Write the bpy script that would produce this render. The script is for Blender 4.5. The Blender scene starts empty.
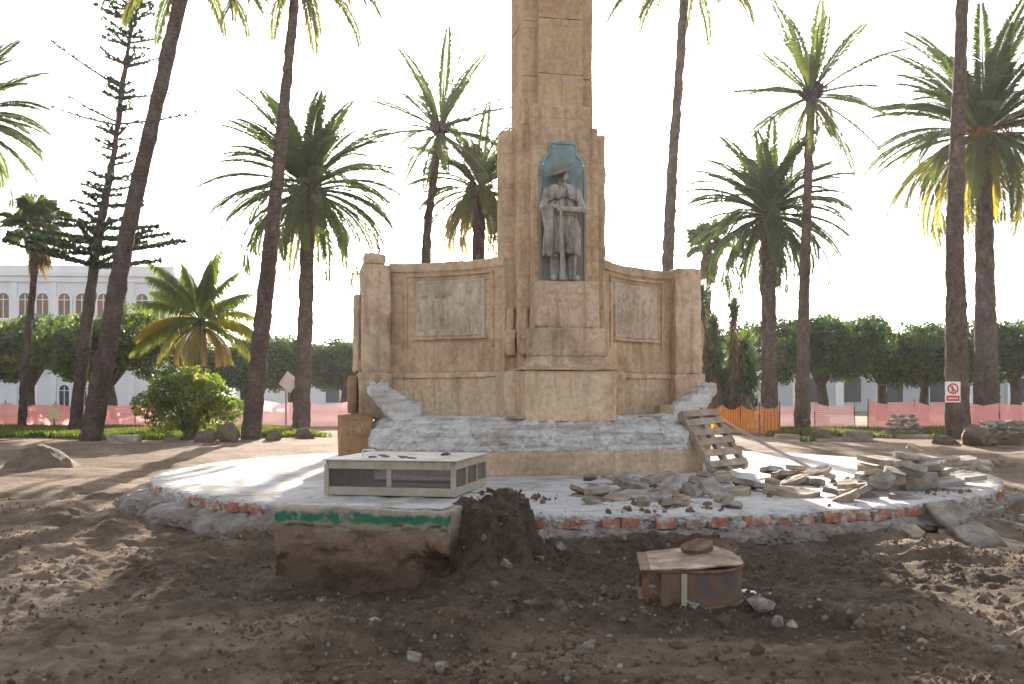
import bpy, math, random
import numpy as np
from mathutils import Vector, Matrix, Euler

random.seed(7)
RNG = np.random.default_rng(11)
S = bpy.context.scene
COL = S.collection
R = math.radians

# ------------------------------------------------------------------ camera, sky, sun, exposure
F = 1000.0                      # focal length in pixels of the 1024 wide frame
HX, HY = 512.0, 395.0           # principal column and horizon row of the photograph
EYE = 2.0
cam_d = bpy.data.cameras.new("camera")
cam = bpy.data.objects.new("camera", cam_d)
COL.objects.link(cam)
cam.location = (0, 0, EYE)
cam.rotation_euler = (R(90), 0, 0)
cam_d.sensor_width = 36
cam_d.lens = F / 1024 * 36
cam_d.shift_y = (HY - 342) / 1024
cam_d.clip_end = 3000
cam_d.dof.use_dof = True
cam_d.dof.focus_distance = 18.5
cam_d.dof.aperture_fstop = 2.4
S.camera = cam

SUN_EL, SUN_AZ = R(17.5), R(0.4)      # azimuth from +Y towards +X
world = bpy.data.worlds.new("World")
S.world = world
world.use_nodes = True
wn = world.node_tree
bg = wn.nodes["Background"]
sky = wn.nodes.new("ShaderNodeTexSky")
sky.sky_type = 'NISHITA'
sky.sun_disc = False
sky.sun_elevation = SUN_EL
sky.sun_rotation = SUN_AZ
sky.dust_density = 2.5
sky.air_density = 1.0
sky.ozone_density = 1.0
hsv = wn.nodes.new("ShaderNodeHueSaturation")      # a hazy, nearly white winter sky
hsv.inputs['Saturation'].default_value = .32
wn.links.new(sky.outputs[0], hsv.inputs['Color'])
wn.links.new(hsv.outputs[0], bg.inputs[0])
bg.inputs[1].default_value = 0.10
sun_d = bpy.data.lights.new("sun", 'SUN')
sun_d.energy = 5.0
sun_d.angle = R(0.53)
sun_d.color = (1.0, 0.90, 0.76)
sun = bpy.data.objects.new("sun", sun_d)
COL.objects.link(sun)
to_sun = Vector((math.sin(SUN_AZ) * math.cos(SUN_EL), math.cos(SUN_AZ) * math.cos(SUN_EL), math.sin(SUN_EL)))
sun.rotation_euler = to_sun.to_track_quat('Z', 'Y').to_euler()
sun.location = (0, 0, 60)
S.view_settings.view_transform = 'Standard'
S.view_settings.look = 'None'
S.view_settings.gamma = 1
S.view_settings.use_curve_mapping = False
S.view_settings.exposure = 1.98
S.render.engine = 'CYCLES'
S.cycles.max_bounces = 8
S.cycles.transparent_max_bounces = 12
S.cycles.use_denoising = True


# ------------------------------------------------------------------ noise
def _hash(ix, iy, iz, seed):
    h = (ix.astype(np.int64) * 374761393 + iy.astype(np.int64) * 668265263 + iz.astype(np.int64) * 2147483647 + seed * 974634611) & 0xFFFFFFFF
    h = ((h ^ (h >> 13)) * 1274126177) & 0xFFFFFFFF
    h = (h ^ (h >> 16)) & 0xFFFFFFFF
    h = (h * 2246822519) & 0xFFFFFFFF
    h = h ^ (h >> 15)
    return h.astype(np.float64) / 4294967295.0 * 2 - 1


def vnoise(p, seed=0):
    i = np.floor(p)
    f = p - i
    f = f * f * f * (f * (f * 6 - 15) + 10)
    ix, iy, iz = i[:, 0], i[:, 1], i[:, 2]
    out = 0
    for a in (0, 1):
        wx = f[:, 0] if a else 1 - f[:, 0]
        for b in (0, 1):
            wy = f[:, 1] if b else 1 - f[:, 1]
            for c in (0, 1):
                wz = f[:, 2] if c else 1 - f[:, 2]
                out = out + wx * wy * wz * _hash(ix + a, iy + b, iz + c, seed)
    return out


def fbm(p, scale=1.0, octs=4, seed=0, gain=.5):
    p = np.asarray(p, float)
    if p.shape[1] == 2:
        p = np.c_[p, np.zeros(len(p))]
    out, a, s = 0, 1.0, scale
    for k in range(octs):
        out = out + a * vnoise(p * s + 17.3 * k, seed + k)
        a *= gain
        s *= 2.03
    return out


def vfbm(p, scale, octs, seed):
    return np.c_[fbm(p, scale, octs, seed), fbm(p, scale, octs, seed + 31), fbm(p, scale, octs, seed + 63)]


def sstep(a, b, x):
    t = np.clip((x - a) / (b - a), 0, 1)
    return t * t * (3 - 2 * t)


# ------------------------------------------------------------------ objects
def pt(px, py, d):
    return Vector(((px - HX) * d / F, d, EYE - (py - HY) * d / F))


def tag(o, label=None, cat=None, group=None, kind=None):
    if label: o['label'] = label
    if cat: o['category'] = cat
    if group: o['group'] = group
    if kind: o['kind'] = kind
    return o


def empty(name, loc=(0, 0, 0), rz=0, label=None, cat=None, group=None):
    o = bpy.data.objects.new(name, None)
    o.empty_display_size = .2
    COL.objects.link(o)
    o.location = loc
    o.rotation_euler = (0, 0, rz)
    return tag(o, label, cat, group)


class MB:
    """collects geometry for ONE mesh object"""
    def __init__(self):
        self.v, self.f, self.t, self.n = [], [], [], 0

    def add(self, verts, faces, tint=0.0):
        verts = np.asarray(verts, float).reshape(-1, 3)
        self.v.append(verts)
        if isinstance(faces, np.ndarray):
            self.f.extend((faces + self.n).tolist())
        else:
            n = self.n
            self.f.extend([[i + n for i in fc] for fc in faces])
        if np.isscalar(tint):
            tint = np.full(len(verts), tint)
        self.t.append(np.asarray(tint, float))
        self.n += len(verts)
        return self

    def box(self, lo, hi, M=None, tint=0.0):
        (a, b, c), (d, e, f) = lo, hi
        v = np.array([(a, b, c), (d, b, c), (d, e, c), (a, e, c), (a, b, f), (d, b, f), (d, e, f), (a, e, f)], float)
        if M is not None:
            v = np.array([M @ Vector(p) for p in v])
        return self.add(v, [(3, 2, 1, 0), (4, 5, 6, 7), (0, 1, 5, 4), (1, 2, 6, 5), (2, 3, 7, 6), (3, 0, 4, 7)], tint)

    def bar(self, p, q, w, h, up=(0, 0, 1), tint=0.0):
        p, q, up = Vector(p), Vector(q), Vector(up)
        d = (q - p).normalized()
        s = d.cross(up)
        if s.length < 1e-4: s = d.cross(Vector((1, 0, 0)))
        s.normalize()
        u = s.cross(d).normalized()
        v = []
        for c in (p, q):
            for i, j in ((-1, -1), (1, -1), (1, 1), (-1, 1)):
                v.append(c + s * (i * w / 2) + u * (j * h / 2))
        return self.add([tuple(x) for x in v], [(0, 1, 2, 3), (7, 6, 5, 4), (1, 0, 4, 5), (2, 1, 5, 6), (3, 2, 6, 7), (0, 3, 7, 4)], tint)

    def rings(self, rings, cap0=True, cap1=True, closed=True, tint=0.0):
        k, n = len(rings), len(rings[0])
        v = np.concatenate([np.asarray(r, float) for r in rings])
        f = []
        for i in range(k - 1):
            for j in range(n if closed else n - 1):
                a, b = i * n + j, i * n + (j + 1) % n
                f.append((a, b, b + n, a + n))
        if cap0: f.append(tuple(range(n - 1, -1, -1)))
        if cap1: f.append(tuple((k - 1) * n + j for j in range(n)))
        return self.add(v, f, tint)

    def tube(self, pts, rad, n=8, cap=True, tint=0.0, rough=0.0, seed=0):
        pts = [Vector(p) for p in pts]
        if np.isscalar(rad): rad = [rad] * len(pts)
        rs = []
        ref = Vector((0.13, 1, .07)).normalized()
        for i, p in enumerate(pts):
            d = (pts[min(i + 1, len(pts) - 1)] - pts[max(i - 1, 0)]).normalized()
            a = d.cross(ref)
            if a.length < 1e-3: a = d.cross(Vector((1, 0, 0)))
            a.normalize()
            b = d.cross(a).normalized()
            rs.append([tuple(p + (a * math.cos(2 * math.pi * j / n) + b * math.sin(2 * math.pi * j / n)) * rad[i]) for j in range(n)])
        rs = np.array(rs)
        if rough:
            sh = rs.shape
            q = rs.reshape(-1, 3)
            rs = (q + vfbm(q, 4.0, 3, seed) * rough).reshape(sh)
        return self.rings(rs, cap, cap, True, tint)

    def ball(self, c, r, n=12, m=8, M=None, tint=0.0):
        r = (r, r, r) if np.isscalar(r) else r
        rs = []
        for i in range(m + 1):
            a = math.pi * i / m
            a = min(max(a, .02), math.pi - .02)
            ring = []
            for j in range(n):
                b = 2 * math.pi * j / n
                p = Vector((r[0] * math.sin(a) * math.cos(b), r[1] * math.sin(a) * math.sin(b), -r[2] * math.cos(a)))
                if M is not None: p = M @ p
                ring.append(tuple(p + Vector(c)))
            rs.append(ring)
        return self.rings(rs, True, True, True, tint)

    def capsule(self, p, q, r0, r1, n=10):
        p, q = Vector(p), Vector(q)
        self.tube([p, p.lerp(q, .5), q], [r0, (r0 + r1) / 2, r1], n)
        self.ball(p, r0, n, 6)
        return self.ball(q, r1, n, 6)

    def verts(self):
        return np.concatenate(self.v)

    def displace(self, fn):
        v = self.verts()
        v = v + fn(v)
        self.v = [v]
        self.t = [np.concatenate(self.t)]
        return self

    def mesh(self, name, smooth=False):
        me = bpy.data.meshes.new(name)
        v = self.verts()
        me.from_pydata(v.tolist(), [], self.f)
        t = np.concatenate(self.t)
        if np.any(t):
            at = me.attributes.new("tint", 'FLOAT', 'POINT')
            at.data.foreach_set("value", t.astype(np.float32))
        if smooth:
            me.polygons.foreach_set("use_smooth", np.ones(len(me.polygons), bool))
        me.update()
        return me

    def build(self, name, mat, parent=None, smooth=False, bevel=0.0, auto=None, loc=None):
        me = self.mesh(name, smooth)
        o = bpy.data.objects.new(name, me)
        COL.objects.link(o)
        if mat: me.materials.append(mat)
        if parent: o.parent = parent
        if loc is not None: o.location = loc
        if bevel:
            b = o.modifiers.new("bevel", 'BEVEL')
            b.width = bevel
            b.segments = 2
            b.limit_method = 'ANGLE'
        return o


def put(name, me, loc=(0, 0, 0), rot=(0, 0, 0), sc=1.0, parent=None):
    o = bpy.data.objects.new(name, me)
    COL.objects.link(o)
    o.location = loc
    o.rotation_euler = rot
    o.scale = (sc, sc, sc) if np.isscalar(sc) else sc
    if parent: o.parent = parent
    return o


def copy_thing(o, **kw):
    c = o.copy()
    COL.objects.link(c)
    for ch in o.children:
        d = ch.copy()
        COL.objects.link(d)
        d.parent = c
        for g in ch.children:
            e = g.copy()
            COL.objects.link(e)
            e.parent = d
    for k, v in kw.items():
        if k in ('label', 'group'): c[k] = v
        else: setattr(c, k, v)
    return c


def remeshed(mb, voxel, smooth=3):
    me = mb.mesh("tmp")
    o = bpy.data.objects.new("tmp", me)
    COL.objects.link(o)
    m = o.modifiers.new("r", 'REMESH')
    m.mode = 'VOXEL'
    m.voxel_size = voxel
    m.use_smooth_shade = True
    s = o.modifiers.new("s", 'SMOOTH')
    s.factor = .5
    s.iterations = smooth
    dg = bpy.context.evaluated_depsgraph_get()
    dg.update()
    out = bpy.data.meshes.new_from_object(o.evaluated_get(dg))
    bpy.data.objects.remove(o)
    out.materials.clear()
    return out


def grid_faces(nu, nv):
    i = np.arange(nv - 1)[:, None] * nu + np.arange(nu - 1)[None, :]
    i = i.ravel()
    return np.c_[i, i + 1, i + 1 + nu, i + nu]


def rough_box(mb, lo, hi, res=.08, amp=.012, scale=6.0, seed=0, worn=.02, tint=0.0, taper=0.0):
    """box of gridded faces, edges worn and surface uneven; faces share rim positions so it stays closed"""
    lo, hi = np.array(lo, float), np.array(hi, float)
    L = hi - lo
    n = np.maximum(2, np.ceil(L / res).astype(int) + 1)
    n = np.minimum(n, 60)
    for ax in range(3):
        a, b = [k for k in range(3) if k != ax]
        ga, gb = np.meshgrid(np.linspace(lo[a], hi[a], n[a]), np.linspace(lo[b], hi[b], n[b]))
        for side in (0, 1):
            v = np.zeros((ga.size, 3))
            v[:, a], v[:, b], v[:, ax] = ga.ravel(), gb.ravel(), (hi if side else lo)[ax]
            f = grid_faces(n[a], n[b])
            flip = (side == 0) ^ (ax == 1)
            if flip: f = f[:, ::-1]
            # wear: pull points near edges inwards
            c = (lo + hi) / 2
            nz = fbm(v, 3.1, 3, seed + 5)
            near = np.zeros((len(v), 3))
            for k in range(3):
                near[:, k] = np.minimum(v[:, k] - lo[k], hi[k] - v[:, k])
            near.sort(axis=1)
            edge = np.exp(-(near[:, 1] / max(worn, 1e-4)) ** 1.0) * (near[:, 0] < 1e-6)
            v2 = v + vfbm(v, scale, 3, seed) * amp
            dirc = (c - v)
            dirc = np.sign(dirc) * (np.minimum(v - lo, hi - v) < worn * 2)
            v2 += dirc * (edge * worn * .45 * (1 + .9 * nz))[:, None]
            if taper:
                k = (v[:, 2] - lo[2]) / L[2]
                v2[:, :2] = c[:2] + (v2[:, :2] - c[:2]) * (1 - taper * k)[:, None]
            mb.add(v2, f, tint)
    return mb


# ------------------------------------------------------------------ materials
class NT:
    def __init__(self, name):
        self.m = bpy.data.materials.new(name)
        self.m.use_nodes = True
        self.t = self.m.node_tree
        self.b = self.t.nodes["Principled BSDF"]
        self.out = self.t.nodes["Material Output"]

    def n(self, typ, **kw):
        o = self.t.nodes.new(typ)
        for k, v in kw.items():
            if k.startswith('_'):
                o.inputs[k[1:]].default_value = v
            else:
                setattr(o, k, v)
        return o

    def l(self, a, b):
        self.t.links.new(a, b)
        return b

    def coord(self, scale=(1, 1, 1), which='Object'):
        c = self.n('ShaderNodeTexCoord')
        m = self.n('ShaderNodeMapping')
        m.inputs['Scale'].default_value = scale
        self.l(c.outputs[which], m.inputs[0])
        return m.outputs[0]

    def noise(self, vec, scale, detail=6, rough=.6, dist=0.0):
        k = self.n('ShaderNodeTexNoise')
        k.inputs['Scale'].default_value = scale
        k.inputs['Detail'].default_value = detail
        k.inputs['Roughness'].default_value = rough
        k.inputs['Distortion'].default_value = dist
        if vec is not None: self.l(vec, k.inputs['Vector'])
        return k.outputs['Fac']

    def ramp(self, fac, stops):
        r = self.n('ShaderNodeValToRGB')
        e = r.color_ramp.elements
        while len(e) < len(stops): e.new(.5)
        for el, (p, c) in zip(e, stops):
            el.position = p
            if np.isscalar(c): c = (c, c, c)
            el.color = (*c, 1)
        self.l(fac, r.inputs[0])
        return r.outputs[0]

    def mix(self, fac, a, b, mode='MIX'):
        k = self.n('ShaderNodeMix', data_type='RGBA', blend_type=mode)
        for s, v in ((k.inputs[0], fac), (k.inputs[6], a), (k.inputs[7], b)):
            if hasattr(v, 'links'): self.l(v, s)
            elif np.isscalar(v): s.default_value = v
            else: s.default_value = (*v, 1)
        return k.outputs[2]

    def bump(self, h, strength=.4, dist=.02, prev=None):
        k = self.n('ShaderNodeBump')
        k.inputs['Strength'].default_value = strength
        k.inputs['Distance'].default_value = dist
        self.l(h, k.inputs['Height'])
        if prev is not None: self.l(prev, k.inputs['Normal'])
        return k.outputs[0]

    def math(self, op, a, b=0.0):
        k = self.n('ShaderNodeMath', operation=op)
        for s, v in ((k.inputs[0], a), (k.inputs[1], b)):
            if hasattr(v, 'links'): self.l(v, s)
            else: s.default_value = v
        return k.outputs[0]

    def sep(self, vec):
        k = self.n('ShaderNodeSeparateXYZ')
        self.l(vec, k.inputs[0])
        return k.outputs

    def done(self, col=None, rough=.9, normal=None, metal=0.0, spec=.25):
        if col is not None:
            if hasattr(col, 'links'): self.l(col, self.b.inputs['Base Color'])
            else: self.b.inputs['Base Color'].default_value = (*col, 1)
        if hasattr(rough, 'links'): self.l(rough, self.b.inputs['Roughness'])
        else: self.b.inputs['Roughness'].default_value = rough
        self.b.inputs['Metallic'].default_value = metal
        self.b.inputs['Specular IOR Level'].default_value = spec
        if normal is not None: self.l(normal, self.b.inputs['Normal'])
        return self.m


def simple(name, stops, scale=6, bump=.3, bscale=30, rough=.9, metal=0.0, dist=.01, coordscale=(1, 1, 1)):
    k = NT(name)
    v = k.coord(coordscale)
    n1 = k.noise(v, scale, 8, .65)
    c = k.ramp(n1, stops)
    nb = k.noise(v, bscale, 6, .7)
    return k.done(c, rough, k.bump(nb, bump, dist), metal)


def stone_mat(name, light, mid, dark, joints=True, soot=.5, course=.62, zoff=0.0):
    k = NT(name)
    v = k.coord()
    big = k.noise(v, .9, 6, .6, .6)
    fine = k.noise(v, 10.0, 9, .78, .2)
    c = k.ramp(big, [(.34, dark), (.48, mid), (.62, light)])
    rust = k.noise(v, 1.9, 7, .7, .3)
    c = k.mix(k.ramp(rust, [(.52, 0.0), (.70, .40)]), c, (mid[0] * .95, mid[1] * .74, mid[2] * .55))
    c = k.mix(.7, c, k.ramp(fine, [(.33, (.52, .47, .44)), (.50, (.94, .94, .94)), (.68, (1.28, 1.26, 1.2))]), 'MULTIPLY')
    vs = k.coord((2.6, 2.6, .25))
    st = k.noise(vs, 2.2, 6, .65, .2)                 # rain streaks run down the faces
    c = k.mix(k.ramp(st, [(.50, 0.0), (.66, soot)]), c, tuple(x * .42 for x in dark))
    pat = k.noise(v, 2.6, 8, .75, .15)
    c = k.mix(k.ramp(pat, [(.57, 0.0), (.70, .55)]), c, (.47, .40, .33))      # pale lime bloom
    ho = k.noise(v, 16, 5, .8)
    c = k.mix(k.ramp(ho, [(.66, 0.0), (.74, .6)]), c, tuple(x * .3 for x in dark))
    nb = k.noise(v, 28, 6, .75)
    nrm = k.bump(nb, .45, .015)
    nrm = k.bump(fine, .5, .03, nrm)
    if joints:
        xyz = k.sep(v)
        u = k.math('ADD', xyz[0], k.math('MULTIPLY', xyz[1], .73))
        cb = k.n('ShaderNodeCombineXYZ')
        k.l(u, cb.inputs[0])
        k.l(k.math('ADD', xyz[2], zoff), cb.inputs[1])
        br = k.n('ShaderNodeTexBrick')
        br.inputs['Scale'].default_value = 1.0
        br.inputs['Brick Width'].default_value = 1.15
        br.inputs['Row Height'].default_value = course
        br.inputs['Mortar Size'].default_value = .007
        br.inputs['Mortar Smooth'].default_value = .3
        br.inputs['Color1'].default_value = (1, 1, 1, 1)
        br.inputs['Color2'].default_value = (.84, .86, .88, 1)
        br.inputs['Mortar'].default_value = (.60, .54, .49, 1)
        k.l(cb.outputs[0], br.inputs['Vector'])
        c = k.mix(.6, c, br.outputs['Color'], 'MULTIPLY')
        nrm = k.bump(k.math('SUBTRACT', 1.0, br.outputs['Fac']), .5, .012, nrm)
    return k.done(c, .92, nrm, 0, .15)


def leaf_mat(name, stops, trans=.4, rough=.5, vscale=.8):
    """colour by the per-frond/leaf tint (0..1), thin leaves let light through"""
    k = NT(name)
    a = k.n('ShaderNodeAttribute', attribute_name='tint')
    c = k.ramp(a.outputs['Fac'], stops)
    v = k.coord()
    nz = k.noise(v, vscale, 4, .6)
    c = k.mix(.6, c, k.ramp(nz, [(.3, .6), (.7, 1.25)]), 'MULTIPLY')
    k.l(c, k.b.inputs['Base Color'])
    k.b.inputs['Roughness'].default_value = rough
    k.b.inputs['Specular IOR Level'].default_value = .3
    tr = k.n('ShaderNodeBsdfTranslucent')
    k.l(k.mix(1.0, c, (2.1, 2.2, .7), 'MULTIPLY'), tr.inputs['Color'])
    ms = k.n('ShaderNodeMixShader')
    ms.inputs[0].default_value = trans
    k.l(k.b.outputs[0], ms.inputs[1])
    k.l(tr.outputs[0], ms.inputs[2])
    k.l(ms.outputs[0], k.out.inputs['Surface'])
    return k.m


M = {}
M['sandstone'] = stone_mat('sandstone', (.62, .45, .30), (.54, .385, .25), (.39, .265, .165), soot=.35)
M['shaft_stone'] = stone_mat('shaft_stone', (.64, .46, .295), (.58, .405, .25), (.47, .32, .195), course=.95, zoff=.22, soot=.2)
M['grey_stone'] = stone_mat('grey_stone', (.59, .445, .32), (.50, .365, .255), (.33, .23, .16), joints=False, soot=.45)
M['course_stone'] = stone_mat('course_stone', (.53, .41, .28), (.47, .355, .24), (.36, .26, .175), joints=False, soot=.3)
M['base_stone'] = stone_mat('base_stone', (.64, .49, .345), (.59, .445, .305), (.46, .32, .205), joints=False, soot=.45)
M['brown_stone'] = stone_mat('brown_stone', (.36, .22, .12), (.30, .17, .09), (.21, .12, .07), course=.3, soot=.2)
M['relief'] = stone_mat('relief_marble', (.60, .49, .385), (.52, .42, .32), (.40, .31, .22), joints=False, soot=.35)


def mortar_mat():
    k = NT('rough_mortar')
    v = k.coord()
    a = k.noise(v, 3.0, 8, .7, .4)
    c = k.ramp(a, [(.28, (.36, .325, .29)), (.40, (.56, .53, .50)), (.54, (.68, .66, .635)), (.75, (.75, .735, .715))])
    g = k.noise(v, 22, 6, .75)
    c = k.mix(k.ramp(g, [(.58, 0.0), (.66, .8)]), c, (.13, .105, .09))
    zz = k.sep(v)[2]
    band = k.noise(k.coord((.5, .5, 6.0)), 2.0, 6, .7)
    c = k.mix(.75, c, k.ramp(band, [(.35, (.55, .5, .46)), (.52, 1.0), (.7, 1.2)]), 'MULTIPLY')
    b = k.noise(v, 1.1, 5, .6)
    c = k.mix(k.ramp(b, [(.55, 0.0), (.75, .5)]), c, (.36, .28, .21))
    nrm = k.bump(g, .9, .05)
    nrm = k.bump(k.noise(v, 60, 4, .8), .5, .02, nrm)
    return k.done(c, .95, nrm, 0, .1)


M['mortar'] = mortar_mat()


def platform_mat():
    k = NT('dusty_concrete')
    v = k.coord()
    a = k.noise(v, .55, 8, .65, .8)
    c = k.ramp(a, [(.30, (.31, .285, .265)), (.46, (.46, .44, .425)), (.65, (.56, .55, .54))])
    g = k.noise(v, 5, 8, .75, .4)
    c = k.mix(.7, c, k.ramp(g, [(.3, .6), (.5, .97), (.72, 1.12)]), 'MULTIPLY')
    s = k.noise(v, 18, 6, .8)
    c = k.mix(k.ramp(s, [(.57, 0.0), (.66, .75)]), c, (.12, .10, .085))
    st = k.noise(v, 1.4, 7, .72, .5)
    c = k.mix(k.ramp(st, [(.52, 0.0), (.62, .65)]), c, (.22, .175, .14))
    z = k.sep(v)[2]
    low = k.n('ShaderNodeMapRange')
    low.inputs[1].default_value, low.inputs[2].default_value = .46, .26
    k.l(k.math('ADD', z, k.math('MULTIPLY', k.math('SUBTRACT', g, .5), .5)), low.inputs[0])
    dirt = k.mix(k.ramp(k.noise(v, 2.3, 6, .7), [(.35, 0.0), (.65, 1.0)]), (.27, .235, .205), (.115, .085, .065))
    c = k.mix(k.math('MULTIPLY', low.outputs[0], .9), c, dirt)
    nrm = k.bump(g, .5, .03)
    nrm = k.bump(s, .5, .02, nrm)
    return k.done(c, .95, nrm, 0, .1)


M['platform'] = platform_mat()


def dirt_mat():
    k = NT('site_dirt')
    v = k.coord()
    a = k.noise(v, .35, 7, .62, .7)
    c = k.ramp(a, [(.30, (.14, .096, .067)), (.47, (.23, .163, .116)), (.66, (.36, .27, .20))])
    vs = k.coord((.35, 1.8, 1))
    tr = k.noise(vs, 1.3, 6, .65, .4)
    c = k.mix(.65, c, k.ramp(tr, [(.33, .52), (.5, .95), (.7, 1.35)]), 'MULTIPLY')
    g = k.noise(v, 9, 8, .75)
    c = k.mix(.7, c, k.ramp(g, [(.3, .5), (.5, .95), (.72, 1.4)]), 'MULTIPLY')
    xyz = k.sep(v)
    # dug, damp soil in the pit; the dark also paints shade under the footing
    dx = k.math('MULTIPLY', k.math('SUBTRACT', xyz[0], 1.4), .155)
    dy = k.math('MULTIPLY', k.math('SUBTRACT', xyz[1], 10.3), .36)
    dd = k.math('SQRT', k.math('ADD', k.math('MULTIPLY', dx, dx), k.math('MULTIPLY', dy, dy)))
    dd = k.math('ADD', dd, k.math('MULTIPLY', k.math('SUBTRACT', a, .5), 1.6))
    wet_shade = k.ramp(dd, [(.66, .85), (1.22, 0.0)])
    c = k.mix(wet_shade, c, k.mix(k.ramp(g, [(.4, 0.0), (.62, 1.0)]), (.068, .048, .035), (.155, .11, .079)))
    sp = k.noise(v, 38, 4, .8)
    c = k.mix(k.ramp(sp, [(.66, 0.0), (.73, .7)]), c, (.36, .29, .225))
    ck = k.n('ShaderNodeTexVoronoi')
    ck.inputs['Scale'].default_value = 16
    k.l(v, ck.inputs['Vector'])
    nrm = k.bump(g, .9, .06)
    nrm = k.bump(ck.outputs['Distance'], .5, .03, nrm)
    nrm = k.bump(k.noise(v, 55, 6, .85), 1.0, .03, nrm)
    return k.done(c, .96, nrm, 0, .1)


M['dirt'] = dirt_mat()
M['heap'] = simple('heap_soil', [(.3, (.09, .065, .05)), (.7, (.2, .15, .11))], 4, .8, 20, dist=.05)
M['rock'] = simple('rubble_stone', [(.3, (.13, .105, .085)), (.5, (.26, .22, .19)), (.72, (.42, .39, .36))], 1.3, .6, 18, dist=.02)
M['slab'] = simple('slab_concrete', [(.32, (.10, .078, .06)), (.5, (.205, .172, .142)), (.68, (.31, .28, .245))], 3.2, .6, 22, dist=.02)
M['slab_pale'] = simple('slab_pale', [(.32, (.14, .115, .095)), (.48, (.28, .25, .22)), (.68, (.41, .385, .36))], 3.2, .6, 22, dist=.02)
M['slab_brown'] = simple('slab_brown', [(.3, (.15, .105, .075)), (.5, (.29, .22, .16)), (.68, (.42, .34, .26))], 2.0, .6, 22, dist=.02)
M['brick'] = simple('red_brick', [(.32, (.19, .085, .06)), (.45, (.30, .125, .08)), (.54, (.35, .18, .13)), (.60, (.40, .33, .29)), (.8, (.43, .40, .37))], 5, .6, 40, dist=.01)
M['wood'] = simple('grey_wood', [(.3, (.19, .145, .11)), (.55, (.33, .265, .205)), (.75, (.46, .39, .32))], 3, .4, 20, coordscale=(1, 1, 1))
M['metal_beige'] = simple('beige_paint', [(.30, (.17, .13, .095)), (.42, (.30, .26, .20)), (.7, (.38, .34, .275))], 4, .15, 25, .6)
M['top_sheet'] = simple('grey_sheet', [(.32, (.25, .215, .18)), (.45, (.38, .35, .31)), (.65, (.46, .44, .41))], 2.5, .15, 25, .6)
M['rust'] = simple('rusty_plate', [(.3, (.06, .032, .02)), (.5, (.13, .07, .04)), (.72, (.22, .14, .09))], 5, .35, 30, .75)
M['rust_pale'] = simple('weathered_ply', [(.34, (.12, .07, .042)), (.47, (.22, .145, .098)), (.60, (.33, .26, .21)), (.74, (.44, .41, .38))], 4, .35, 30, .8)
M['rust_blue'] = simple('rusty_drum', [(.34, (.085, .05, .032)), (.5, (.145, .088, .056)), (.62, (.085, .066, .066)), (.75, (.20, .14, .10))], 2.5, .35, 30, .65)
M['white_paint'] = simple('white_paint', [(.3, (.5, .5, .5)), (.7, (.7, .7, .7))], 4, .1, 20, .5)
M['yellow'] = simple('yellow_plastic', [(.3, (.6, .42, .02)), (.7, (.7, .5, .03))], 4, .1, 20, .5)
M['blue_paper'] = simple('blue_paper', [(.3, (.16, .28, .42)), (.7, (.42, .5, .58))], 9, .1, 20, .6)
M['red_paper'] = simple('red_wrapper', [(.35, (.65, .12, .05)), (.6, (.75, .70, .66))], 14, .1, 20, .6)
M['pole'] = simple('steel_pole', [(.3, (.22, .19, .17)), (.7, (.42, .38, .34))], 4, .2, 20, .5, .3)
M['dark'] = simple('dark_iron', [(.3, (.03, .03, .03)), (.7, (.07, .065, .06))], 4, .2, 20, .7)
M['bark_palm'] = None


def palm_bark(name, c0, c1, c2, ringscale=3.0):
    k = NT(name)
    v = k.coord()
    xyz = k.sep(v)
    w = k.n('ShaderNodeTexWave', wave_type='BANDS', bands_direction='Z', wave_profile='SAW')
    w.inputs['Scale'].default_value = ringscale
    w.inputs['Distortion'].default_value = 6.0
    w.inputs['Detail'].default_value = 3
    w.inputs['Detail Scale'].default_value = 2.5
    k.l(v, w.inputs['Vector'])
    nz = k.noise(k.coord((1, 1, .5)), 3.0, 7, .7)
    c = k.ramp(nz, [(.3, c0), (.5, c1), (.72, c2)])
    c = k.mix(.4, c, k.ramp(w.outputs['Fac'], [(.0, .35), (.35, .9), (1, 1.25)]), 'MULTIPLY')
    c = k.mix(.6, c, k.ramp(k.noise(v, 7, 6, .75), [(.35, .5), (.65, 1.4)]), 'MULTIPLY')
    nrm = k.bump(w.outputs['Fac'], .8, .05)
    nrm = k.bump(k.noise(v, 14, 5, .7), .5, .04, nrm)
    return k.done(c, .95, nrm, 0, .1)


M['bark_palm'] = palm_bark('palm_bark', (.07, .048, .04), (.125, .09, .075), (.20, .155, .13))
M['bark_dark'] = palm_bark('dark_palm_bark', (.05, .036, .032), (.085, .06, .052), (.14, .105, .09), 2.2)
M['bark'] = simple('tree_bark', [(.3, (.05, .04, .032)), (.55, (.10, .078, .06)), (.75, (.17, .135, .11))], 4, .8, 14, dist=.05)
G = [(0, (.038, .060, .030)), (.35, (.065, .088, .036)), (.6, (.13, .140, .042)), (.8, (.30, .24, .045)), (1.0, (.24, .145, .065))]
M['frond'] = leaf_mat('palm_frond', G, .5)
M['queen'] = leaf_mat('queen_frond', [(0, (.115, .15, .05)), (.5, (.18, .20, .06)), (.8, (.34, .27, .05)), (1, (.34, .22, .06))], .5)
M['frond_dusty'] = leaf_mat('dusty_frond', [(0, (.055, .078, .035)), (.4, (.085, .105, .045)), (.7, (.17, .15, .07)), (1, (.22, .145, .08))], .45)
M['ficus'] = leaf_mat('ficus_leaf', [(0, (.018, .045, .014)), (.5, (.03, .065, .018)), (1, (.09, .13, .025))], .34, .45)
M['bushleaf'] = leaf_mat('bush_leaf', [(0, (.045, .07, .018)), (.5, (.10, .13, .03)), (1, (.22, .21, .05))], .5, .5)
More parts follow.
